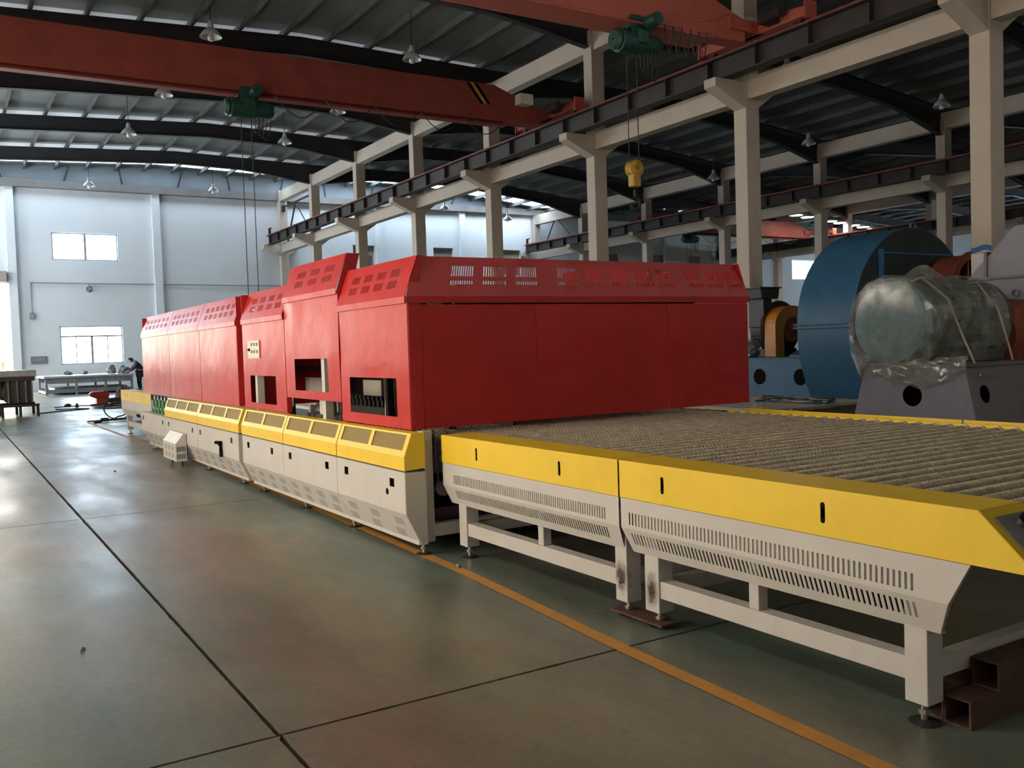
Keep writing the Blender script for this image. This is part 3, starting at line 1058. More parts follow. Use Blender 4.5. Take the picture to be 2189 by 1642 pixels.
for a, c_ in ((3.045, 4.062), (4.064, 5.455), (5.459, FX2)):
    MB().sheet(a, c_, ZB, ZS - .012, (), eb, us=lin(a, c_, 18), vs=lin(ZB, ZS - .012, 16)).build('end_panel', 'red', k1, smooth=True, solid=.003)
MB().sheet(FX, 3.043, ZB, ZS + .02, (), lambda u, v: (u, EY - .004, v)).build('corner_strip', 'red', k1, solid=.004)
gx = [(948, 990), (1007, 1052), (1070, 1111), (1152, 1193), (1209, 1247), (1262, 1300), (1314, 1351), (1364, 1402), (1431, 1466), (1478, 1513), (1522, 1556)]
hv = []
for a, c_ in gx:
    u0 = 3.327 * .8824 + (a - 878) * .00486 * (1 + (a - 878) * .00009)
    u1 = 3.327 * .8824 + (c_ - 878) * .00486 * (1 + (c_ - 878) * .00009)
    hv += slit_block(u0, u1, .155, .235, 10) + slit_block(u0, u1, .085, .120, 10)
L = ZT - ZL


def fe(u, v):
    w = max(0, v) / L
    xm = (FX + FX2) / 2
    uu = u
    # hip ends: the slanted face narrows towards the top
    lim0, lim1 = FX - .018 + .115 * w, FX2 + .018 - .115 * w
    uu = lim0 + (u - (FX - .018)) / (FX2 - FX + .036) * (lim1 - lim0)
    return (uu, EY - (.02 if v > -.049 else .006) + .085 * w, ZL + v)


MB().sheet(FX - .018, FX2 + .018, -.05, L, hv, fe, vs=[-.048, 0]).build('end_hood', 'red', k1, solid=.004)
MB().sheet(FX - .018, FX2 + .018, 0, 1, (), lambda u, v: (u, EY - .006 - .012 * v, ZL - .05 + .004 * v)).build('end_lip', 'red', k1, solid=.003)

# white switch plate on the third cabinet
sp = MB().sheet(9.885, 10.32, 1.46, 1.655, [(9.93 + k * .1, 9.93 + k * .1 + .062, z, z + .034) for k in range(3) for z in (1.515, 1.595)], lambda u, v: (FX - .014, u, v)).build('switch_plate', 'plate_white', k3, solid=.006)
for k in range(3):
    for z in (1.515, 1.595):
        MB().box(FX - .012, FX - .006, 9.93 + k * .1, 9.992 + k * .1, z, z + .034).build('meter_face', 'junk', sp)
MB().cyl((FX - .03, 10.24, 1.555), (FX - .012, 10.24, 1.555), .016, n=10).build('knob', 'black', sp)
MB().box(FX - .03, FX - .014, 10.22, 10.30, 1.548, 1.562).build('latch', 'black', sp)

# ---- frame and works inside the furnace, seen through windows, gap and end
fr = thing('roller_hearth', 'dark inner frame, rollers and pale boards seen inside the furnace windows', 'machine frame', (4.7, 8.3, 0))
for x in (2.955, 6.40):
    for y in (6.03, 8.0, 10.1):
        MB().box(x, x + .075, y, y + .08, .085, .90 if y < 7 else 2.0).build('post', 'frame_grey', fr)
MB().box(3.03, 6.40, 6.03, 6.11, .12, .21).build('bottom_bar', 'frame_grey', fr)
MB().box(2.95, 6.45, 6.20, 10.3, .12, .16).build('tray', 'dark_steel', fr)
MB().box(3.02, 6.4, 6.7, 6.74, .2, .74).build('dark_bulkhead', 'black', fr)
for z, r in ((.845, .05), (.77, .032), (.70, .028), (.47, .055)):
    MB().cyl((3.10, 6.00, z), (3.10, 6.05, z), r, n=18).cyl((3.10, 5.985, z), (3.10, 6.0, z), r * .45, n=12).build('sprocket', 'steel', fr, True)
MB().tube([(3.055, 6.02, .84), (3.07, 6.02, .47)], .010).tube([(3.145, 6.02, .84), (3.135, 6.02, .47)], .010).build('drive_chain', 'dark_steel', fr)
MB().box(3.06, 3.16, 6.06, 6.12, .58, .88).build('bearing_bracket', 'steel', fr)
for k in range(34, 52):
    roller(fr, 1.935 + RP * k, caps=False)
for k in range(3):
    MB().box(3.45, 5.95, 6.35 + k * .012, 6.36 + k * .012, 1.62, 2.0).build('inner_sheet', 'dark_steel', fr)
# pale boards, posts, combs
MB().box(3.56, 3.58, 8.12, 8.56, .98, 1.215).build('pale_board', 'board_pale', fr)
MB().box(3.56, 3.58, 9.56, 10.27, 1.05, 1.22).build('pale_board', 'board_pale', fr)
for y in (6.45, 6.9, 7.62, 8.75, 9.25, 10.35):
    MB().box(3.40, 3.46, y, y + .06, .60, 2.0).build('inner_post', 'dark_steel', fr)
for y in (7.55, 8.72, 10.1):
    MB().cyl((3.35, y, .9), (3.35, y, 1.9), .012, n=8).build('lift_rod', 'steel', fr)
MB().box(3.40, 3.5, 6.3, 10.3, 1.30, 1.36).build('inner_beam', 'dark_steel', fr)
MB().box(3.9, 3.93, 6.3, 10.4, .70, 2.0).build('inner_wall', 'motor_black', fr)
for k in range(10):
    y = 7.72 + k * .1
    MB().box(3.44, 3.47, y, y + .045, .97, 1.055).cyl((3.43, y + .022, 1.055), (3.48, y + .022, 1.055), .022, n=10).build('comb_finger', 'motor_black', fr)
MB().box(3.42, 3.48, 7.65, 8.75, .86, .975).build('comb_bar', 'motor_black', fr)
for k in range(9):
    y = 7.7 + k * .12
    MB().cyl((3.02, y, .88), (3.10, y, .90), .035, n=10).build('roller_journal', 'steel', fr)
MB().box(3.05, 3.09, 8.30, 8.42, .85, 1.05).build('bracket', 'frame_grey', fr)

# ---- grey skirts (two groups) and yellow guard covers
def skirt_group(label, y0, y1, seams, holes_y, feet_y, ztop=.614, endp=True):
    t = thing('drive_cabinet', label, 'machine base', (HX + .1, (y0 + y1) / 2, 0), 'grey furnace bases')
    zk, zq = .314, .078
    edges = [y0] + seams + [y1]
    for a, c_ in zip(edges, edges[1:]):
        hl = [(hy - .042, hy + .042, .492, .556) for hy in holes_y if a < hy < c_]
        b = MB().sheet(a + .0035, c_ - .0035, zk, ztop, hl, lambda u, v: (HX, u, v))
        b.sheet(a + .0035, c_ - .0035, zq, zk, (), lambda u, v: (HX + .115 * (zk - v) / (zk - zq), u, v))
        b.sheet(a + .0035, c_ - .0035, HX, HX + .1, (), lambda u, v: (v, u, ztop))
        p = b.build('skirt_panel', 'skirt', t, solid=.004)
        for h in hl:
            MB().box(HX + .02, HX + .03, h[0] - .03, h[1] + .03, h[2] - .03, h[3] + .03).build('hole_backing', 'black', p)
        n = max(2, int((c_ - a) / .34))
        for i in range(n):
            for j in range(2):
                ym = a + (c_ - a) * (i + .5) / n + (.05 if j else -.02)
                z0 = .115 + .095 * (1 - j)
                q = MB()
                for u_, z_ in ((0, 0),):
                    v = []
                    for hh in (-.001, -.004):
                        for dy, dz in ((-.075, 0), (.075, 0), (.075, .06), (-.075, .06)):
                            z = z0 + dz
                            v.append((HX + .115 * (zk - z) / (zk - zq) + hh, ym + dy, z + hh * .4))
                    q.add(v, [(0, 1, 2, 3), (7, 6, 5, 4), (0, 4, 5, 1), (1, 5, 6, 2), (2, 6, 7, 3), (3, 7, 4, 0)])
                q.build('vent', 'vent_plate', p)
    for ye in (y0, y1):
        MB().prism([(HX, ztop), (HX, zk), (HX + .115, zq), (HX + .165, zq), (HX + .165, ztop)], 'y', ye - .002, ye + .002).build('end_plate', 'skirt', t)
    MB().box(HX + .10, HX + .16, y0 + .02, y1 - .02, .075, .13).build('sill', 'frame_grey', t)
    for fy in feet_y:
        foot(t, HX + .15, fy)
    return t


b1 = skirt_group('near grey furnace skirt below the three nearest yellow guards', 6.0, 10.2, [7.345, 8.775], [6.23, 7.13, 7.58, 8.57, 9.14, 9.97], [6.04, 7.37, 8.59, 9.95])
b2 = skirt_group('far grey furnace skirt carrying the lever and the little vented box', 10.36, 16.23, [12.31, 14.34], [10.66, 12.16, 12.59, 14.09, 14.52, 16.08], [10.75, 12.4, 14.6, 15.9])
MB().cyl((HX - .0025, 6.32, .447), (HX + .006, 6.32, .447), .026, n=16).build('round_hole', 'black', b1)
MB().prism([(11.05, .30), (11.13, .30), (11.115, .44), (11.07, .44)], 'x', HX - .03, HX - .008).cyl((HX - .045, 11.09, .46), (HX - .006, 11.09, .46), .028, n=12).cyl((HX - .06, 11.15, .47), (HX - .03, 11.06, .47), .02, n=8).build('lever', 'black', b2)
# trough behind the uncovered far skirt
MB().box(HX + .02, 3.3, 14.45, 16.2, .50, .53).build('trough', 'frame_grey', b2)
MB().box(3.28, 3.3, 14.45, 16.2, .5, .66).build('trough_back', 'dark_steel', b2)


def guard(label, y0, y1, nwin):
    t = thing('guard_cover', label, 'cover', (HX + .08, (y0 + y1) / 2, .62), 'yellow guard covers')
    a, c_ = y0 + .004, y1 - .004
    z0, z1, z2, xs = .628, .728, .893, HX + .062
    m_ = .06
    w = (c_ - a - m_ * (nwin + 1)) / nwin
    wins = [(a + m_ + k * (w + m_), a + m_ + k * (w + m_) + w, .26, .92) for k in range(nwin)]

    def sl(u, v):
        return (HX + .062 * v, u, z1 + (z2 - z1) * v)
    b = MB().sheet(a, c_, z0, z1, (), lambda u, v: (HX, u, v))
    b.sheet(a, c_, 0, 1, wins, sl)
    b.sheet(a, c_, xs, 2.955, (), lambda u, v: (v, u, z2))
    for ye in (a, c_):
        b.add([(HX, ye, z0), (HX, ye, z1), (xs, ye, z2), (2.955, ye, z2), (2.955, ye, z0 + .01)], [(0, 1, 2, 3, 4)])
    b.build('body', 'yellow', t, solid=.003)
    for k, h in enumerate(wins):
        b = MB().sheet(h[0] - .01, h[1] + .01, h[2] - .02, h[3] + .02, (), lambda u, v: (HX + .062 * v + .006, u, z1 + (z2 - z1) * v - .002))
        b.build('mesh_screen', 'yellow_screen', t, solid=.001)
    MB().box(HX + .01, 2.95, a, c_, .615, .628).build('hinge_strip', 'dark_steel', t)
    return t


for lab, a, c_, n in (('yellow guard cover nearest the camera with two mesh windows', 6.0, 7.335, 2),
                      ('second yellow guard cover from the camera, below the raised red cabinet', 7.345, 8.765, 2),
                      ('third yellow guard cover, below the cabinet with the white switch plate', 8.775, 10.23, 2),
                      ('fourth yellow guard cover with three mesh windows, just past the gap', 10.34, 12.30, 3),
                      ('farthest yellow guard cover with three mesh windows, beside green drives', 12.31, 14.36, 3)):
    guard(lab, a, c_, n)

# vented motor box on the far skirt
mb = thing('motor_cover', 'small house-shaped grey vented box on the far furnace skirt', 'cover', (2.7, 13.35, .08))
y0, y1 = 12.95, 13.78
pr = [(2.64, .085), (2.64, .325), (2.745, .455), (2.80, .455), (2.80, .085)]
b = MB()
sl = []
for z0 in (.115, .215):
    sl += slit_block(2.655, 2.775, z0, z0 + .07, 6)


def housef(u, v):
    return (u, y0, v)


b.sheet(2.64, 2.78, .085, .325, sl, housef)
b.add([(2.64, y0, .325), (2.78, y0, .325), (2.78, y0, .455), (2.745, y0, .455)], [(0, 1, 2, 3)])
b.sheet(y0, y1, .085, .325, (), lambda u, v: (2.64, u, v))
b.add([(2.64, y0, .325), (2.64, y1, .325), (2.745, y1, .455), (2.745, y0, .455), (2.79, y0, .455), (2.79, y1, .455)], [(0, 1, 2, 3), (3, 2, 5, 4)])
b.add([(2.64, y1, .085), (2.64, y1, .325), (2.745, y1, .455), (2.785, y1, .455), (2.785, y1, .085)], [(0, 1, 2, 3, 4)])
b.build('shell', 'skirt', mb, solid=.003)
MB().box(2.66, 2.77, y0 + .03, y0 + .04, .09, .33).build('slot_shade', 'black', mb)
for i in range(3):
    for z in (.12, .22):
        MB().box(2.637, 2.641, 13.08 + i * .22, 13.21 + i * .22, z, z + .065).build('vent', 'vent_plate', mb)
for yy in (13.05, 13.7):
    MB().cyl((2.74, yy, 0), (2.74, yy, .09), .012, n=8).build('foot', 'dark_steel', mb)

# green roller drives in the open trough
for k in range(6):
    y = 14.58 + k * .27
    t = thing('roller_drive', 'green gear drive in the open trough, %s from the yellow guard' % ['first', 'second', 'third', 'fourth', 'fifth', 'sixth'][k], 'gearbox', (3.0, y, .53), 'green roller drives')
    MB().box(2.93, 3.07, y - .07, y + .07, .53, .70).build('gearbox', 'drive_green', t, bevel=.012)
    MB().cyl((3.0, y, .70), (3.0, y, .82), .05, n=12).build('motor', 'drive_green', t, True)
    MB().cyl((2.90, y, .63), (2.935, y, .63), .035, n=12).build('flange', 'drive_green', t, True)
    MB().cyl((2.96, y + .03, .82), (2.96, y + .03, .875), .016, n=8).build('shaft', 'steel', t)
    MB().box(2.95, 3.05, y + .085, y + .11, .53, .85).build('bracket', 'dark_steel', t)

# ================================================================== RUSTY TUBES near the conveyor leg
def square_tube(label, x0, x1, y0, y1, z0, z1):
    w = .008
    b = MB().box(x0, x1, y0, y1, z0, z0 + w).box(x0, x1, y0, y1, z1 - w, z1).box(x0, x1, y0, y0 + w, z0 + w, z1 - w).box(x0, x1, y1 - w, y1, z0 + w, z1 - w)
    o = b.build('steel_tube', 'rust', org=((x0 + x1) / 2, y0, z0))
    tag(o, label, 'steel tube', 'rusty square tubes')
    return o


square_tube('rusty square steel tube lying on the floor under the conveyor end', 3.22, 5.4, 2.00, 2.11, 0, .11)
square_tube('shorter rusty square tube resting on top of the other tube', 3.40, 4.05, 1.995, 2.105, .11, .22)
square_tube('rusty square tube on the floor, behind the one carrying another', 3.24, 5.2, 2.125, 2.235, 0, .11)

# ================================================================== FANS ON THE RIGHT
# --- low timber platform
pf = thing('timber_platform', 'low platform of pale timber boards under the blue fan', 'platform', (15, 13, 0))
for k in range(14):
    x = 12.3 + k * .50
    MB().box(x, x + .485, 11.3 + random.uniform(-.1, .1), 15.72, .19, .245 + random.uniform(-.004, .004)).build('board', 'wood', pf)
for y in (11.7, 13.4, 15.3):
    MB().box(12.4, 19.2, y, y + .16, 0, .19).build('bearer', 'wood', pf)
bf = thing('blue_fan', 'large blue centrifugal fan with round casing behind the wrapped motor', 'fan', (16.85, 12.3, .25))
cx, cz, R, ya, yb = 16.85, 1.72, 1.92, 11.56, 12.93
BZ = .252


def arc_pts(r, n=48, zmin=BZ):
    a0 = math.asin((zmin - cz) / r)
    return [(cx + r * math.cos(a0 + (PI - 2 * a0) * i / n), cz + r * math.sin(a0 + (PI - 2 * a0) * i / n)) for i in range(n + 1)]


def lower_fill(p):
    x, z = p
    if z < cz:
        k = (cz - z) / (cz - BZ)
        w = R * (1 - .20 * k ** 2.2)
        return (cx + math.copysign(w, x - cx), z)
    return p


def shell_part(zlo, zhi, name):
    pts = [p for p in arc_pts(R, 96) if zlo <= p[1] <= zhi]
    return pts


ap = [lower_fill(p) for p in arc_pts(R, 64)]
b = MB()
n = len(ap)
b.add([(x, ya, z) for x, z in ap] + [(x, yb, z) for x, z in ap], [(i, i + 1, n + i + 1, n + i) for i in range(n - 1)])
b.build('casing_band', 'fan_blue', bf, True, solid=.01)
# side plates (near one has an inlet opening)
ro = .95
inner = []
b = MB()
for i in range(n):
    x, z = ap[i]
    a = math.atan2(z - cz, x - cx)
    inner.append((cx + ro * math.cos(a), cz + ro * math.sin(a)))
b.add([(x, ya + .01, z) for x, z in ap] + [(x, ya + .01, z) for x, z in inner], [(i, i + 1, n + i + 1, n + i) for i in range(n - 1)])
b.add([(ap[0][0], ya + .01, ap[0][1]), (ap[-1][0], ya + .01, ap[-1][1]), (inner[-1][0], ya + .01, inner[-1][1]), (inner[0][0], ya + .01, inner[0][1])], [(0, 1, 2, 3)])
b.build('side_plate', 'fan_shaded', bf, solid=.012)
MB().add([(x, yb - .01, z) for x, z in ap], [tuple(range(n))]).build('side_plate', 'fan_blue', bf, solid=.012)
MB().lathe((cx, ya + .02, cz), (0, -1, 0), [(0, .95), (.05, .93), (.16, .80), (.30, .72), (.30, .70), (.1, .76), (0, .9)], 32).build('inlet_cone', 'junk', bf, True)
MB().box(14.86, 14.95, ya - .02, yb + .05, cz + .02, cz + .05).box(14.86, 14.95, ya - .02, yb + .05, cz - .05, cz - .02).build('split_flange', 'fan_blue', bf)
MB().box(15.75, 18.15, ya - .02, ya + .0, 3.10, 3.13).build('plate_seam', 'fan_edge', bf)
MB().box(15.70, 15.80, ya - .06, ya + .0, 2.0, 3.18).build('stiffener', 'fan_edge', bf)
MB().tube([(16.95, ya + .15, 3.6), (16.95, ya + .15, 3.74), (17.05, ya + .15, 3.78), (17.12, ya + .15, 3.72), (17.12, ya + .15, 3.58)], .022).build('lifting_eye', 'fan_edge', bf)
# plinth under motor and bearings
px0, px1, py1 = 15.36, 18.4, 15.55
b = MB()
b.sheet(12.5, py1, .25, 1.05, [], lambda u, v: (px0, u, v))
bb = b.build('plinth_side', 'fan_blue', bf, solid=.02)
for hy in (13.24, 14.37):
    MB().lathe((px0 - .012, hy, .66), (-1, 0, 0), [(0, .001), (0, .175), (.003, .175), (.003, .001)], 24).build('round_opening', 'black', bf)
MB().box(px0, px1, 12.95, py1, .255, .30).box(px1 - .02, px1, 12.95, py1, .30, 1.05).box(px0 + .02, px1, py1 - .02, py1, .3, 1.05).build('plinth', 'fan_blue', bf)
MB().box(px0 - .04, px1, 12.94, py1, 1.05, 1.075).build('plinth_top', 'fan_blue', bf)
MB().prism([(15.6, 1.075), (15.6, 1.12), (16.3, 1.38), (17.4, 1.38), (17.4, 1.075)], 'y', 13.05, 13.75).build('bearing_pedestal', 'fan_blue', bf)
MB().cyl((cx, 12.9, cz), (cx, 15.0, cz), .09, n=18).build('shaft', 'steel', bf, True)
MB().lathe((cx, 13.0, cz), (0, 1, 0), [(0, .08), (0, .30), (.1, .34), (.45, .34), (.55, .28), (.55, .09)], 24).build('bearing_housing', 'fan_blue', bf, True)
MB().box(cx - .4, cx + .4, 13.1, 13.5, 1.38, 1.6).build('bearing_foot', 'fan_blue', bf)
# red-brown ring-shaped duct flange off the fan axis; its tie to this fan is made up
MB().lathe((17.75, 10.95, 2.40), (0, -1, 0), [(-.5, .66), (0, .66), (.06, .72), (.10, .72), (.10, .56), (0, .56), (-.5, .56)], 36).build('duct_ring', 'red_brown', bf, True)
for a in (0.3, 1.6, 2.9, 4.1, 5.3):
    MB().tube([(17.75, 10.98, 2.40), (17.75 + .6 * math.cos(a), 10.98, 2.40 + .6 * math.sin(a))], .03, 6).build('ring_spoke', 'red_brown', bf)
MB().tube([(17.75, 11.0, 2.40), (17.6, 11.4, 2.2), (cx, 11.56, cz)], .12, 8).build('duct_arm', 'junk', bf)
# orange coupling guard
og = thing('coupling_guard', 'orange arched coupling guard between the blue fan and its black motor', 'guard', (cx, 14.88, 1.075))
prof = [(cx - .58, 1.076), (cx - .58, 1.78)] + [(cx - .58 * math.cos(a), 1.78 + .46 * math.sin(a)) for a in lin(.1, PI - .1, 14)] + [(cx + .58, 1.78), (cx + .58, 1.076)]
n = len(prof)
MB().add([(x, 14.72, z) for x, z in prof] + [(x, 15.05, z) for x, z in prof], [(i, i + 1, n + i + 1, n + i) for i in range(n - 1)]).build('arch', 'orange', og, solid=.012)
inn = [(cx + (x - cx) * .52, 1.076 + (z - 1.076) * .78) for x, z in prof]
MB().add([(x, 14.725, z) for x, z in prof] + [(x, 14.725, z) for x, z in inn], [(i, i + 1, n + i + 1, n + i) for i in range(n - 1)]).build('face', 'orange', og, solid=.01)
MB().lathe((cx, 14.74, cz), (0, 1, 0), [(0, .09), (0, .33), (.26, .33), (.26, .09)], 24).build('coupling', 'red_brown', og, True)
MB().add([(cx - .583, 14.74, 1.80), (cx - .583, 15.03, 1.80), (cx - .583, 14.74, 1.76), (cx - .583, 14.9, 1.735)], [(0, 1, 3, 2)]).build('sticker', 'plate_white', og, solid=.002)
# black motor
mo = thing('fan_motor', 'black electric motor with terminal box beside the orange guard', 'motor', (16.85, 15.35, 1.075))
MB().lathe((cx, 15.06, 1.72), (0, 1, 0), [(0, .1), (0, .62), (.05, .66), (.09, .60), (.12, .52), (.50, .52), (.55, .45), (.55, .01)], 28).build('body', 'motor_black', mo, True)
for k in range(16):
    a = k * PI / 8
    MB().box(cx + .50 * math.cos(a) - .02, cx + .50 * math.cos(a) + .06 * math.cos(a) + .02, 15.18, 15.55, 1.72 + .50 * math.sin(a) - .02, 1.72 + .56 * math.sin(a) + .02).build('fin', 'motor_black', mo)
MB().box(16.28, 16.56, 15.07, 15.55, 1.75, 2.45).build('terminal_neck', 'motor_black', mo, bevel=.02)
MB().prism([(16.15, 2.42), (16.12, 2.66), (16.75, 2.66), (16.70, 2.42)], 'y', 15.0, 15.58).build('terminal_box', 'motor_black', mo, bevel=.02)
MB().box(16.08, 16.79, 14.98, 15.60, 2.66, 2.69).build('lid', 'dark_steel', mo)
MB().box(16.3, 17.4, 15.1, 15.5, 1.075, 1.25).build('foot', 'motor_black', mo)
g = thing('wrapped_parcel', 'small black parcel in clear film at the foot of the orange guard', 'parcel', (15.6, 14.85, 1.075))
bm = bmesh.new()
bmesh.ops.create_icosphere(bm, subdivisions=3, radius=.2)
for v in bm.verts:
    v.co *= 1 + .18 * mnoise.noise(v.co * 9)
    v.co.z = max(v.co.z + .16, 0.001)
me = bpy.data.meshes.new('bundle')
bm.to_mesh(me)
bm.free()
me.materials.append(MATS['motor_black'])
o = bpy.data.objects.new('bundle', me)
COL.objects.link(o)
o.parent = g
bm = bmesh.new()
bmesh.ops.create_icosphere(bm, subdivisions=3, radius=.235)
for v in bm.verts:
    v.co *= 1 + .2 * mnoise.noise(v.co * 12 + Vector((2, 0, 0)))
    v.co.z = max(v.co.z + .17, 0.001)
me = bpy.data.meshes.new('film_wrap')
bm.to_mesh(me)
bm.free()
me.materials.append(MATS['plastic_film'])
o = bpy.data.objects.new('film_wrap', me)
COL.objects.link(o)
o.parent = g

# --- lilac fan: trapezoid stand, wrapped motor, casing
lf = thing('lilac_fan', 'lilac-grey fan on a tapered stand with round holes at the right edge', 'fan', (13, 7.6, 0))
zt = 1.058
X0, X1 = 11.0, 15.6


def stand_y(z):
    k = (zt - z) / zt
    return 6.857 - .22 * k, 8.328 + .30 * k


def disc_hole_sheet(b, plane, c, r, rect, n=28):
    """flat quad face with a round hole: ring of quads from circle to the rectangle outline (4 corner points)"""
    cu, cv = c
    pts = []
    quad = rect
    for i in range(n):
        a = 2 * PI * i / n
        d = Vector((math.cos(a), math.sin(a)))
        best = 1e9
        for (p, q) in zip(quad, quad[1:] + quad[:1]):
            e = Vector(q) - Vector(p)
            w = Vector(p) - Vector(c)
            den = d.x * e.y - d.y * e.x
            if abs(den) < 1e-9:
                continue
            tt = (w.x * e.y - w.y * e.x) / den
            ss = (w.x * d.y - w.y * d.x) / den
            if tt > 1e-6 and -1e-6 <= ss <= 1 + 1e-6:
                best = min(best, tt)
        pts.append((cu + d.x * best, cv + d.y * best))
    circ = [(cu + r * math.cos(2 * PI * i / n), cv + r * math.sin(2 * PI * i / n)) for i in range(n)]
    vs = [plane(*p) for p in circ] + [plane(*p) for p in pts]
    fs = [(i, (i + 1) % n, n + (i + 1) % n, n + i) for i in range(n)]
    # fill the corners
    for q in quad:
        k = min(range(n), key=lambda i: (pts[i][0] - q[0]) ** 2 + (pts[i][1] - q[1]) ** 2)
        for s in (-1, 1):
            pass
        a0 = math.atan2(q[1] - cv, q[0] - cu) % (2 * PI)
        i0 = int(a0 / (2 * PI) * n) % n
        vs.append(plane(*q))
        fs.append((n + i0, n + (i0 + 1) % n, len(vs) - 1))
    b.add(vs, fs)


b = MB()
(yl0, yh0), (ylt, yht) = stand_y(0), (6.857, 8.328)
disc_hole_sheet(b, lambda u, v: (X0, u, v), (7.606, .674), .146, [(yl0, 0), (yh0, 0), (yht, zt), (ylt, zt)])
b.build('stand_end', 'fan_lilac', lf, solid=.016)
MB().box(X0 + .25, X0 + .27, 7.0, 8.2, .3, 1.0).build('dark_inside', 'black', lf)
b = MB()


def side_pl(u, v):
    return (u, 6.857 - .22 * (zt - v) / zt, v)


for ca, cb, cc in ((X0, 11.8, 11.30), (11.8, 13.3, 12.36), (13.3, X1, 14.2)):
    disc_hole_sheet(b, side_pl, (cc, .70), .115, [(ca, 0), (cb, 0), (cb, zt), (ca, zt)])
b.build('stand_side', 'fan_lilac_edge', lf, solid=.016)
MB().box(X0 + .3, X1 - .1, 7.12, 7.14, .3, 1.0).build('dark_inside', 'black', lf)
MB().add([(X0, yh0, 0), (X1, yh0, 0), (X1, yht, zt), (X0, yht, zt)], [(0, 1, 2, 3)]).build('stand_back', 'fan_lilac', lf, solid=.016)
MB().box(X0 - .04, X1, 6.82, 8.36, zt, zt + .03).build('stand_top', 'fan_lilac_edge', lf)
# casing with slanted shoulders, side facing the camera aisle
cxx = 13.75
poly = [(8.75, 1.10), (8.75, 2.0), (8.47, 2.37), (7.77, 3.06), (7.2, 3.10), (5.6, 3.10), (5.0, 2.4), (5.0, 1.10)]
MB().prism(poly, 'x', cxx, cxx + 1.5).build('casing', 'fan_lilac', lf, bevel=.01)
MB().box(cxx - .03, cxx + 1.52, 8.185, 8.23, 2.30, 2.72).build('casing_flange', 'fan_lilac_edge', lf)
MB().box(cxx - .05, cxx, 5.0, 8.46, 2.29, 2.33).build('split_flange', 'fan_lilac_edge', lf)
for y, z in ((7.75, 2.06), (7.72, 1.84)):
    MB().lathe((cxx - .004, y, z), (-1, 0, 0), [(0, .06), (.02, .06), (.02, .045), (0, .045)], 18).build('port_ring', 'fan_lilac_edge', lf)
MB().lathe((12.95, 7.75, 1.45), (1, 0, 0), [(0, .05), (0, .45), (.1, .52), (.8, .52), (.8, .05)], 24).build('coupling_cover', 'red_brown', lf, True)
MB().box(13.0, 13.7, 7.3, 8.2, zt + .03, 1.3).build('coupling_base', 'red_brown', lf)
# motor on the stand
lm = thing('wrapped_motor', 'olive electric motor with pale blue end cover wrapped in clear plastic film', 'motor', (12, 7.93, 1.09))
my, mz = 7.95, 1.655
MB().lathe((10.98, my, mz), (1, 0, 0), [(0, .001), (0, .40), (.015, .54), (.03, .555), (.16, .56), (.17, .50)], 36).build('fan_cowl', 'motor_blue', lm, True)
MB().lathe((11.15, my, mz), (1, 0, 0), [(0, .50), (.02, .55), (.35, .565), (.40, .61), (.48, .61), (.52, .54), (1.7, .54), (1.74, .6), (1.82, .6), (1.85, .1)], 36).build('body', 'motor_green', lm, True)
for k in range(20):
    a = 2 * PI * k / 20
    p = MB().box(11.72, 12.85, -.012, .012, .53, .60)
    p.v = [(x, my + y * math.cos(a) - z * math.sin(a), mz + y * math.sin(a) + z * math.cos(a)) for x, y, z in p.v]
    p.build('fin', 'motor_green', lm)
MB().box(11.5, 12.9, 7.45, 8.45, 1.09, 1.25).build('foot', 'motor_green', lm)
MB().cyl((11.75, 7.85, 2.15), (11.75, 7.85, 2.33), .09, .05, 10).build('lifting_eye', 'motor_green', lm, True)
# film wrap: crumpled sleeve drawn over the motor and hanging below it


def wrap_pt(u, th):
    r = .585 if u < .02 else .63
    x = 10.93 + u * 2.0
    if u < 0:
        r = .585 * (1 + u * 4)
        x = 10.925
    q = mnoise.noise(Vector((u * 6, math.cos(th) * 3, math.sin(th) * 3))) * .05 + mnoise.noise(Vector((u * 17, math.cos(th) * 8, math.sin(th) * 8))) * .022
    yy, zz = my + (r + abs(q) + .01) * math.cos(th), mz + (r + abs(q) + .01) * math.sin(th)
    if u >= 0:
        peak = math.exp(-((u - .42) / .07) ** 2) * math.exp(-((th - PI / 2) / .35) ** 2)
        zz += .17 * peak
    if math.sin(th) < -.2 and u > .02:      # skirt of loose film
        w = (-math.sin(th) - .2) / .8
        zz -= w * (.16 + .12 * mnoise.noise(Vector((u * 5, th * 2, 3))))
        yy += (.14 if math.cos(th) > 0 else -.14) * w
        zz = max(zz, zt + .045) if 7.05 < yy < 8.3 and x > 11.05 else zz
    return (x, yy, zz)


us = [-.24, -.18, -.1, -.04, 0] + lin(.03, .93, 44)
b = MB()
n = 64
vs = [wrap_pt(u, 2 * PI * k / n) for u in us for k in range(n)]
b.add(vs, [(i * n + k, i * n + (k + 1) % n, (i + 1) * n + (k + 1) % n, (i + 1) * n + k) for i in range(len(us) - 1) for k in range(n)] + [tuple(range(n))])
b.build('film_wrap', 'plastic_film', lm, True)
# loose tail of film hanging over the stand
b = MB()


def tail(u, v):
    x = 10.97 - .05 * math.sin(v * 2.6)
    return (x + .03 * mnoise.noise(Vector((u * 6, v * 6, 0))), 8.15 - u * 1.35, 1.10 + .10 * u - v * (.20 + .16 * math.sin(u * PI)) + .05 * mnoise.noise(Vector((u * 9, v * 4, 5))))


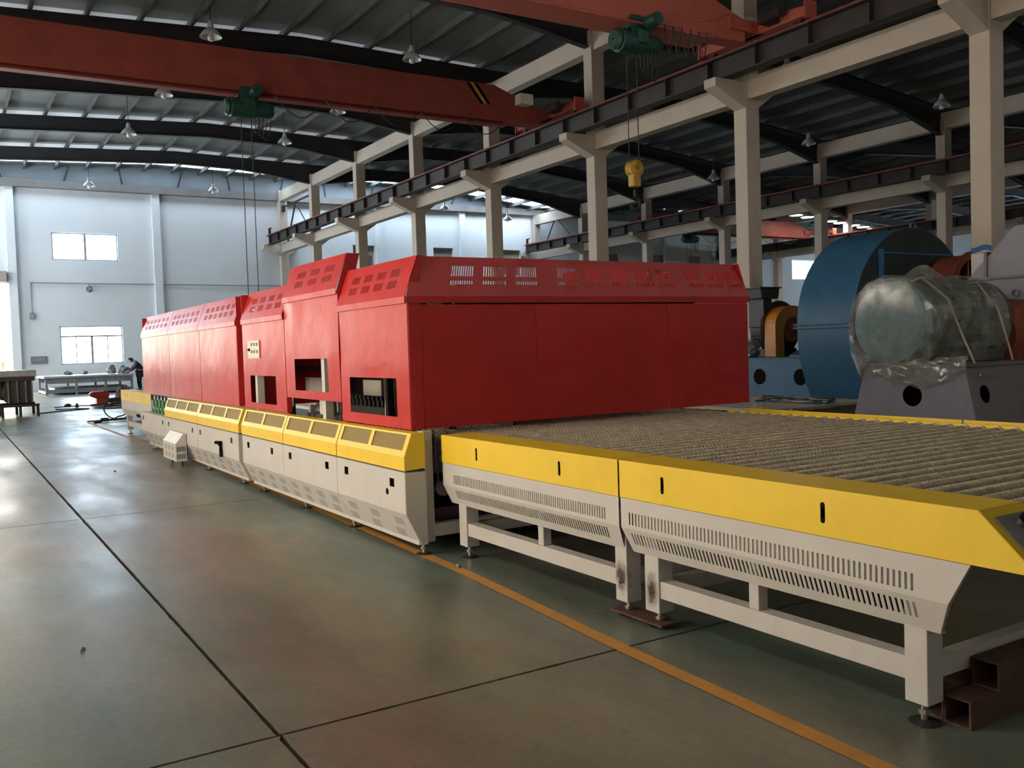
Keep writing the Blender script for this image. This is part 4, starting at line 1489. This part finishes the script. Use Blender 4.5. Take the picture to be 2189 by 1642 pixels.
b.sheet(0, 1, 0, 1, (), tail, us=lin(0, 1, 24), vs=lin(0, 1, 10))
b.build('film_tail', 'plastic_film', lm, True)
for pts in ([(11.55, 8.3, 2.1), (11.45, 7.75, 2.27), (11.5, 7.4, 1.95), (11.55, 7.25, 1.5), (11.4, 7.0, 1.15), (11.25, 6.80, .92)],
            [(12.55, 8.2, 2.2), (12.5, 7.6, 2.2), (12.5, 7.3, 1.8), (12.5, 7.15, 1.3), (12.5, 7.1, 1.10)]):
    MB().tube(pts, .014, 6).build('tie_rope', 'board_pale', lm)
# rope bundle on the platform
t = thing('rope_bundle', 'tangle of blue rope and clear film lying on the timber boards', 'rope', (14.0, 12.2, .25))
for k in range(5):
    pts = []
    for i in range(26):
        a = i * .55 + k
        pts.append((14.0 + .28 * math.cos(a) + .12 * mnoise.noise(Vector((i * .3, k, 0))), 12.2 + .85 * math.sin(a * .5 + k) + .1 * math.cos(a), .262 + .015 * k + .01 * math.sin(a * 2)))
    MB().tube(pts, .013, 5).build('strand', 'fan_edge' if k < 2 else 'board_pale' if k < 4 else 'cable', t)

# ================================================================== CRANES
def crane(label, gy, x0, x1, rail_r, hoist_x, full=True, blocklen=1.6, stripes=False, mt_='crane_red', fl=-.08):
    t = thing('overhead_crane', label, 'crane', ((x0 + x1) / 2, gy, 8.2), 'overhead travelling cranes')
    g0, g1 = gy - .22, gy + .22
    zb, zt_ = 8.06, 9.08
    poly = [(x0, zb), (x1 - 1.0, zb), (x1 - .1, zb + .02), (x1 - .1, zb + .50), (x1 - 1.6, zt_), (x0 + .5, zt_), (x0, zt_ - .4)]
    MB().prism(poly, 'y', g0, g1).build('box_girder', mt_, t, bevel=.01)
    MB().box(x0 + .3, x1 - 1.2, g0 - fl, g1 + fl, zb - .10, zb - .07).build('hoist_flange', mt_, t)
    MB().box(x0 + .3, x1 - 1.2, gy - .012, gy + .012, zb - .07, zb).build('hoist_web', mt_, t)
    for xe in ([rail_r] + ([x0 + .3] if full else [])):
        e = MB().prism([(gy - blocklen, 8.30), (gy - blocklen, 8.50), (gy - .5, 8.62), (gy + .5, 8.62), (gy + blocklen, 8.50), (gy + blocklen, 8.30)], 'x', xe - .14, xe + .14).build('end_carriage', mt_, t, bevel=.01)
        for yy in (gy - blocklen + .3, gy + blocklen - .3):
            MB().cyl((xe - .05, yy, 8.345), (xe + .05, yy, 8.345), .13, n=18).build('wheel', 'runway', e)
        for s in (-1, 1):
            MB().box(xe - .17, xe + .17, gy + s * blocklen - .03, gy + s * blocklen + .03, 8.24, 8.62).build('buffer', 'rail_red', e)
        MB().box(xe - .5, xe - .16, gy - .9, gy - .6, 8.35, 8.6).cyl((xe - .45, gy - 1.2, 8.47), (xe - .45, gy - .9, 8.47), .11, n=12).build('drive_motor', 'runway', e)
    MB().box(x1 - .6, rail_r, g0 - .06, g1 + .06, 8.30, 8.55).build('saddle', mt_, t)
    if stripes:
        for k, dx in enumerate((0, .24)):
            MB().add([(13.06 + dx, g0 - .004, 9.06), (13.18 + dx, g0 - .004, 9.06), (13.62 + dx, g0 - .004, 8.5), (13.5 + dx, g0 - .004, 8.5)], [(0, 1, 2, 3)]).build('warning_stripe', 'black', t, solid=.004)
        MB().add([(13.18, g0 - .004, 9.06), (13.30, g0 - .004, 9.06), (13.74, g0 - .004, 8.5), (13.62, g0 - .004, 8.5)], [(0, 1, 2, 3)]).build('warning_stripe', 'hook_yellow', t, solid=.004)
        MB().box(14.65, 15.1, g0 - .35, g0 - .05, 8.55, 8.85).build('control_box', 'plate_white', t, bevel=.01)
    # festoon cable under the girder
    xs = lin(hoist_x + .6, x1 - 1.4, 5)
    pts = []
    for a, c_ in zip(xs, xs[1:]):
        for i in range(9):
            q = i / 8
            pts.append((a + (c_ - a) * q, g0 - .16, zb - .02 - .55 * math.sin(PI * q) * (1 - .3 * (a - xs[0]) / 9)))
    MB().tube(pts, .014, 5).build('festoon_cable', 'cable', t)
    return t


def hoist(label, x, y, hook_z, gap=.26, hook=True, s=1.0):
    t = thing('electric_hoist', label, 'hoist', (x, y, 7.5), 'electric hoists')
    z = 7.66
    MB().lathe((x - .55 * s, y - .1, z), (1, 0, 0), [(0, .02), (0, .17), (.06, .22), (.12, .20), (.14, .24), (.75, .24), (.78, .2), (1.1, .2), (1.2, .16), (1.24, .02)], 22).build('drum', 'hoist_green', t, True)
    MB().box(x - .25, x + .25, y - .28, y + .28, z + .22, z + .30).build('trolley_plate', 'hoist_green', t)
    for s_ in (-1, 1):
        MB().box(x - .22, x + .22, y + s_ * .30 - .02, y + s_ * .30 + .02, z + .1, z + .48).build('trolley_side', 'hoist_green', t)
        for dx in (-.14, .14):
            MB().cyl((x + dx, y + s_ * .29, z + .37), (x + dx, y + s_ * .24, z + .37), .07, n=12).build('trolley_wheel', 'hoist_green', t)
    MB().cyl((x + .1, y - .42, z + .32), (x + .1, y - .75, z + .32), .13, n=14).build('travel_motor', 'hoist_green', t, True)
    MB().box(x - .1, x + .15, y - .40, y - .24, z - .08, z + .2).build('control_case', 'hoist_green', t, bevel=.02)
    for k in range(4):
        pts = [(x + .05 + .1 * k, y - .2, z - .2), (x + .08 + .1 * k, y - .2, z - .5 - .08 * k), (x + .16 + .1 * k, y - .2, z - .62 - .05 * k), (x + .25 + .1 * k, y - .2, z - .45), (x + .3 + .1 * k, y - .2, z - .1)]
        MB().tube(pts, .011, 5).build('loose_cable', 'cable', t)
    for dx in (-gap / 2, gap / 2):
        MB().tube([(x + dx, y, z - .2), (x + dx, y, hook_z + .3)], .011, 5).build('wire_rope', 'cable', t)
    if hook:
        hb = MB()
        hb.lathe((x, y - .12, hook_z + .15), (0, 1, 0), [(0, .02), (0, .14), (.03, .18), (.1, .155), (.14, .155), (.21, .18), (.24, .14), (.24, .02)], 22)
        h = hb.build('hook_block', 'hook_yellow', t, True)
        MB().box(x - .10, x + .10, y - .10, y + .10, hook_z - .22, hook_z + .05).build('hook_yoke', 'hook_yellow', h, bevel=.03)
        pts = [(x, y, hook_z - .28), (x, y, hook_z - .42)] + [(x + .13 * math.sin(a) , y, hook_z - .55 + .13 * math.cos(a)) for a in lin(.2, 4.4, 12)]
        MB().tube(pts, .035, 8).build('hook', 'runway', h)
    return t


crane('red box girder crane with black and yellow stripes spanning above the furnace', 23.25, XL + .8, 15.6, 16.0, 6.8, stripes=True)
hoist('dark green hoist on the striped crane with long ropes hanging down', 6.8, 23.25, .9, hook=True)
crane('bright red crane at the top right with the yellow hook', 14.95, XL + .8, 15.6, 16.0, 12.4, mt_='crane_coral', fl=.16)
hoist('green hoist at the top of the picture holding the yellow hook block', 12.42, 14.95, 4.95)
crane('dark red crane in the far bay beyond the middle columns', 42.0, 35.0, 49.7, 50.4, 39.0, full=False)
hoist('small dark hoist on the crane in the far bay', 39.0, 42.0, 3.0)

# ================================================================== LAMPS
def pendant(label, x, y, z, grp='pendant lamps under the roof', lit=False):
    t = thing('pendant_lamp', label, 'lamp', (x, y, z), grp)
    MB().tube([(x, y, z + .30), (x, y, roof_z(x) - .01)], .012, 5).build('rod', 'rafter', t)
    MB().lathe((x, y, z - .10), (0, 0, 1), [(0, .28), (.02, .28), (.15, .19), (.24, .09), (.34, .07), (.42, .045), (.42, .001)], 22).build('shade', 'lamp_shade', t, True, solid=.008)
    MB().lathe((x, y, z - .20), (0, 0, 1), [(0, .001), (.01, .06), (.08, .09), (.2, .04), (.26, .03)], 12).build('bulb', 'lamp_lit' if lit else 'lamp_glass', t, True)


for (x, y, z, lab) in ((6.5, 48.8, 10.0, 'white pendant lamp above the high bright window'), (12.4, 48.8, 10.1, 'white pendant lamp by the back wall, left of the concrete corner'),
                       (6.35, 36.8, 9.95, 'dim pendant lamp in the fourth roof bay, left one'), (12.3, 36.8, 10.15, 'dim pendant lamp in the fourth roof bay, right one'),
                       (6.42, 30.8, 9.92, 'pendant lamp just below the striped crane girder'), (12.25, 30.8, 10.0, 'pendant lamp hidden close behind the striped crane girder'),
                       (6.42, 24.8, 9.95, 'pendant lamp above the striped crane girder, left one'), (12.25, 24.8, 10.15, 'pendant lamp above the striped crane girder, right one'),
                       (25.9, 48.8, 9.9, 'white pendant lamp by the back wall of the second bay, left one'), (30.3, 48.8, 9.45, 'white pendant lamp by the back wall of the second bay, right one'),
                       (30.2, 30.8, 8.9, 'grey pendant lamp in the second bay near the hook'), (29.5, 24.8, 9.2, 'grey pendant lamp in the second bay right of the hook'),
                       (29.0, 18.8, 9.2, 'grey pendant lamp between the two nearest columns'), (21.5, 18.8, 9.4, 'grey pendant lamp high in the second bay')):
    pendant(lab, x, y, z)
for k, x in enumerate((46.28, 47.32, 49.51, 50.43, 51.79, 52.79, 53.86)):
    xx = x
    z = 9.2 - .074 * (x - 46.28)
    t = thing('high_bay_lamp', 'lit round high-bay lamp in the far bay, %s of the seven from the left' % ORD[k], 'lamp', (xx, 40, z), 'row of lit lamps in the far bay')
    MB().lathe((xx, 40, z), (0, 0, 1), [(0, .40), (.03, .42), (.2, .25), (.34, .10), (.34, .001)], 24).build('housing', 'lamp_shade', t, True)
    MB().lathe((xx, 40, z - .012), (0, 0, 1), [(0, .001), (0, .39), (.01, .39)], 24).build('lens', 'lamp_lit', t)
    MB().tube([(xx, 40, z + .3), (xx, 40, roof_z(xx) - .01)], .012, 5).build('rod', 'rafter', t)

# ================================================================== FAR LEFT: benches, worker, tools
# long steel work table under the window
wt = thing('work_table', 'long steel work table under the bright window', 'table', (5.6, 46.4, 0))
MB().box(3.75, 7.45, 44.7, 48.2, .74, .83).build('table_top', 'bench_top', wt, bevel=.01)
for x in (3.8, 5.0, 6.2, 7.3):
    for y in (44.75, 48.05):
        MB().box(x, x + .1, y, y + .1, 0, .74).build('leg', 'bench_steel', wt)
for y in (44.76, 48.06):
    MB().box(3.9, 7.3, y, y + .08, .08, .24).build('lower_rail', 'bench_steel', wt)
    MB().box(3.9, 7.3, y, y + .08, .50, .74).build('apron', 'bench_steel', wt)
for x in (3.8, 7.3):
    MB().box(x, x + .1, 44.85, 48.05, .06, .16).build('end_rail', 'bench_top', wt)
MB().box(4.2, 7.2, 45.1, 47.9, .1, .3).build('shelf', 'bench_steel', wt)


def lump(name, label, cat, x, y, z, sx, sy, sz, mt_, seed, grp=None):
    bm = bmesh.new()
    bmesh.ops.create_icosphere(bm, subdivisions=3, radius=1)
    for v in bm.verts:
        q = 1 + .4 * mnoise.noise(v.co * 1.8 + Vector((seed, 0, 0))) + .25 * mnoise.noise(v.co * 4.5 + Vector((0, seed, 0)))
        v.co = Vector((v.co.x * sx * q, v.co.y * sy * q, max(0.0, (v.co.z * q + .55) * sz)))
    me = bpy.data.meshes.new(name)
    bm.to_mesh(me)
    bm.free()
    me.materials.append(MATS[mt_])
    o = bpy.data.objects.new(name, me)
    COL.objects.link(o)
    o.location = (x, y, z)
    return tag(o, label, cat, grp)


lump('rag_pile', 'small dark heap at the left end of the work table', 'rags', 4.95, 47.2, .83, .20, .2, .13, 'junk', 1, 'heaps on the work table')
lump('rag_pile', 'tiny dark heap near the middle of the work table', 'rags', 5.7, 47.2, .83, .12, .12, .12, 'junk', 2, 'heaps on the work table')
lump('rag_pile', 'taller grey heap right of the middle of the work table', 'rags', 7.0 - .25, 46.6, .83, .22, .22, .26, 'junk', 3, 'heaps on the work table')
lump('rag_pile', 'broad grey heap next to the worker on the work table', 'rags', 7.18, 45.9, .83, .25, .3, .22, 'junk', 4, 'heaps on the work table')
lump('scrap_heap', 'low grey scrap heap beyond the worker by the back wall', 'scrap', 9.4, 46.8, 0, .35, .4, .45, 'junk', 6)

# heavy rusty fixture at the far left
ft = thing('steel_fixture', 'heavy dark rusty steel fixture with a flat top at the left edge', 'machine', (1.2, 29.6, 0))
MB().box(-1.8, 2.22, 28.55, 31.4, 1.10, 1.27).build('top_plate', 'bench_top', ft, bevel=.015)
MB().box(-1.8, 2.18, 28.56, 28.6, .98, 1.12).build('front_beam', 'tank_rust', ft)
MB().prism([(1.45, .98), (1.35, .60), (1.5, .36), (2.10, .36), (2.12, .98)], 'y', 28.6, 30.2).build('body', 'tank_rust', ft, bevel=.03)
MB().prism([(-1.7, .98), (-1.7, .60), (.4, .60), (1.0, .66), (1.4, .44), (1.4, .98)], 'y', 28.8, 30.6).build('belly', 'tank_rust', ft, bevel=.04)
for x in (1.50, 1.72, 1.93, 2.08):
    MB().box(x, x + .035, 28.55, 28.62, .38, .98).build('rib', 'bench_steel', ft)
MB().box(1.30, 2.26, 28.5, 28.62, .27, .34).box(1.30, 2.26, 30.0, 30.1, .27, .34).build('skid', 'dark_steel', ft)
for x in (1.32, 1.75, 2.18):
    for y in (28.5, 30.0):
        MB().box(x, x + .07, y, y + .07, 0, .29).build('leg', 'dark_steel', ft)
for x in (-1.7,):
    MB().box(x, x + .3, 28.7, 30.4, 0, .62).build('leg', 'tank_rust', ft)

# red cut-off tool and bits on the floor
rt_ = thing('cutoff_machine', 'small red cut-off machine on the floor beyond the cables', 'tool', (4.45, 33.5, 0))
MB().box(4.35, 4.68, 33.35, 33.8, 0, .18).build('base', 'tool_red', rt_, bevel=.02)
MB().prism([(4.20, .27), (4.14, .36), (4.22, .43), (4.62, .44), (4.74, .30), (4.66, .18), (4.40, .18)], 'y', 33.4, 33.7).build('motor_head', 'tool_red', rt_, bevel=.02)
MB().box(4.68, 5.05, 33.4, 33.7, .04, .20).build('vice', 'dark_steel', rt_)
MB().box(4.6, 5.3, 33.5, 33.58, .06, .1).build('stock_bar', 'rust', rt_)
MB().cyl((4.6, 33.36, .3), (4.6, 33.4, .3), .15, n=20).build('blade_guard', 'tool_red', rt_, True)
o = MB().tube([(4.05, 32.5, .03), (4.5, 32.7, .03), (5.0, 32.95, .03), (5.4, 33.15, .03)], .03, 6).build('steel_bar', 'rust', org=(4.5, 33, 0))
tag(o, 'dark bar lying on the floor in front of the red cut-off machine', 'bar')
lump('scrap_heap', 'brownish scrap heap right of the red cut-off machine', 'scrap', 5.45, 34.9, 0, .28, .3, .36, 'rust', 9)
lump('floor_block', 'small dark block on the floor, left of two', 'block', 3.45, 33.2, 0, .10, .06, .06, 'dark_steel', 11, 'small blocks on the floor')
lump('floor_block', 'small dark block on the floor, right of two', 'block', 3.62, 32.3, 0, .05, .05, .08, 'dark_steel', 12, 'small blocks on the floor')
lump('pebble', 'small stone on the yellow floor line', 'stone', 2.93, 5.5, .002, .018, .018, .016, 'cement', 13)
lump('pebble', 'tiny dark stone in the middle of the open floor', 'stone', 1.9, 13.2, 0, .013, .013, .011, 'dark_steel', 14)
lump('pebble', 'tiny pale stone on the floor at the lower left', 'stone', .55, 5.2, 0, .012, .012, .01, 'cement', 15)


def floor_cable(name, label, pts, r, mt_='cable'):
    P = [Vector(p) for p in pts]
    out = []
    for i in range(len(P) - 1):
        p0, p1, p2, p3 = P[max(i - 1, 0)], P[i], P[i + 1], P[min(i + 2, len(P) - 1)]
        for k in range(8):
            t = k / 8
            out.append(.5 * ((2 * p1) + (-p0 + p2) * t + (2 * p0 - 5 * p1 + 4 * p2 - p3) * t * t + (-p0 + 3 * p1 - 3 * p2 + p3) * t ** 3))
    out.append(P[-1])
    o = MB().tube(out, r, 6).build(name, mt_, org=tuple(P[0]))
    return tag(o, label, 'cable', 'cables on the floor')


floor_cable('floor_cable', 'thin dark cable running from the rusty fixture across the floor', [(2.25, 29.3, .02), (2.8, 29.9, .02), (3.3, 30.2, .02), (3.75, 30.5, .02), (3.5, 30.9, .02), (2.9, 31.2, .02)], .018)
floor_cable('floor_cable', 'dark cable curling near the far conveyor, behind the coil', [(4.7, 30.0, .02), (4.2, 30.2, .02), (3.95, 31.0, .02), (4.5, 31.3, .02), (5.0, 31.2, .02)], .022)
floor_cable('floor_cable', 'thin dark cable lying between the two small blocks and the tool', [(3.0, 32.6, .02), (3.7, 32.9, .02), (4.3, 32.4, .02), (4.9, 31.8, .02)], .016)
ck = thing('cable_coil', 'springy black cable coil standing on the floor by the far conveyor', 'cable', (3.45, 24.0, 0), 'cables on the floor')
pts = [(2.93, 24.2, .02), (3.2, 24.0, .03), (3.42, 24.1, .04)]
for i in range(30):
    a = -1.2 + i * 2 * PI / 18
    rr = .27 if i < 17 else .20
    pts.append((3.62 + rr * 1.1 * math.cos(a), 24.2 + .2 * math.sin(a * .7), .27 + rr * .95 * math.sin(a) + .02))
pts = [(x, y, max(z, .02)) for x, y, z in pts]
MB().tube(pts, .017, 6).build('loops', 'cable', ck, True)
MB().tube([(3.3, 23.95, .03), (3.55, 24.0, .03), (3.8, 24.1, .03), (3.9, 24.3, .10), (3.75, 24.35, .3)], .017, 6).build('tail', 'cable', ck)
MB().box(3.18, 3.36, 23.85, 23.95, .01, .10).build('plug', 'cable', ck, bevel=.02)
MB().cyl((3.0, 23.6, .03), (3.18, 23.8, .03), .03, n=8).build('connector', 'cable', ck)

# ---- the worker, bent over the end of the table
PX, PY = 7.72, 45.3


def skin_mesh(name, verts, edges, rad, material, parent, sub=2):
    me = bpy.data.meshes.new(name)
    me.from_pydata([Vector(v) for v in verts], edges, [])
    o = bpy.data.objects.new(name, me)
    COL.objects.link(o)
    o.parent = parent
    md = o.modifiers.new('skin', 'SKIN')
    md.use_smooth_shade = True
    for i, r in enumerate(rad):
        me.skin_vertices[0].data[i].radius = r if isinstance(r, tuple) else (r, r)
    me.skin_vertices[0].data[0].use_root = True
    s = o.modifiers.new('sub', 'SUBSURF')
    s.levels = s.render_levels = sub
    me.materials.append(MATS[material])
    return o


pe = thing('person', 'person in dark work clothes bending over the end of the work table', 'person', (PX, PY, 0))
J = {'pelvis': (.08, 0, .88), 'belly': (.10, 0, 1.05), 'chest': (-.02, 0, 1.30), 'neck': (-.17, 0, 1.40), 'head': (-.28, 0, 1.41), 'crown': (-.36, 0, 1.40)}
verts, edges, rads = [], [], []
ix = {}


def jv(n, p, r, parent=None):
    ix[n] = len(verts)
    verts.append(p)
    rads.append(r)
    if parent:
        edges.append((ix[parent], ix[n]))


jv('pelvis', J['pelvis'], (.14, .17))
jv('belly', J['belly'], (.13, .16), 'pelvis')
jv('chest', J['chest'], (.13, .18), 'belly')
jv('neck', J['neck'], .06, 'chest')
jv('head', J['head'], .085, 'neck')
jv('crown', J['crown'], .085, 'head')
for s, nm in ((-1, 'l'), (1, 'r')):
    jv('sh' + nm, (-.04, .19 * s, 1.29), .065, 'chest')
    jv('el' + nm, (-.20, .24 * s, 1.05), .05, 'sh' + nm)
    jv('wr' + nm, (-.40, .15 * s, .93), .034, 'el' + nm)
    jv('hand' + nm, (-.48, .14 * s, .90), .036, 'wr' + nm)
    for f in range(4):
        jv('f%s%d' % (nm, f), (-.53 - .004 * (f % 3), (.14 + (f - 1.5) * .02) * s, .885), .010, 'hand' + nm)
        jv('g%s%d' % (nm, f), (-.56 - .006 * (f % 3), (.14 + (f - 1.5) * .021) * s, .865), .009, 'f%s%d' % (nm, f))
    jv('t' + nm, (-.49, .09 * s, .885), .011, 'hand' + nm)
    jv('hip' + nm, (.07, .10 * s, .82), .10, 'pelvis')
    jv('kn' + nm, (.03, .12 * s, .47), .068, 'hip' + nm)
    jv('an' + nm, (.07, .12 * s, .09), .045, 'kn' + nm)
    jv('toe' + nm, (-.10, .13 * s, .035), .032, 'an' + nm)
skin_mesh('body', verts, edges, rads, 'skin', pe)
# jacket, trousers
keep = ['pelvis', 'belly', 'chest', 'neck', 'shl', 'ell', 'wrl', 'shr', 'elr', 'wrr']
km = {k: i for i, k in enumerate(keep)}
cv = [verts[ix[k]] for k in keep]
ce_ = [(0, 1), (1, 2), (2, 3), (2, 4), (4, 5), (5, 6), (2, 7), (7, 8), (8, 9)]
skin_mesh('jacket', cv, ce_, [(.165, .20), (.16, .19), (.165, .21), .075, .085, .07, .052, .085, .07, .052], 'navy', pe)
keep = ['pelvis', 'hipl', 'knl', 'anl', 'hipr', 'knr', 'anr']
cv = [verts[ix[k]] for k in keep]
skin_mesh('trousers', cv, [(0, 1), (1, 2), (2, 3), (0, 4), (4, 5), (5, 6)], [(.16, .185), .12, .088, .07, .12, .088, .07], 'navy', pe)
for s in (-1, 1):
    MB().box(-.16 + PX, .13 + PX, PY + s * .12 - .05, PY + s * .12 + .05, 0, .09).build('shoe', 'shoe', pe, bevel=.03)
bm = bmesh.new()
bmesh.ops.create_icosphere(bm, subdivisions=3, radius=.118)
for v in bm.verts:
    v.co = Vector((v.co.x * 1.05, v.co.y * .92, v.co.z * .9))
    if v.co.x < -.03 and v.co.z < .02:
        v.co *= .62
    v.co += Vector((-.30, 0, 1.445))
me = bpy.data.meshes.new('hair')
bm.to_mesh(me)
bm.free()
me.materials.append(MATS['hair'])
o = bpy.data.objects.new('hair', me)
COL.objects.link(o)
o.parent = pe
MB().cyl((PX - .40, PY, 1.375), (PX - .425, PY, 1.355), .018, .008, 8).build('nose', 'skin', pe)
for s in (-1, 1):
    MB().cyl((PX - .29, PY + s * .085, 1.40), (PX - .29, PY + s * .10, 1.40), .025, n=8).build('ear', 'skin', pe)
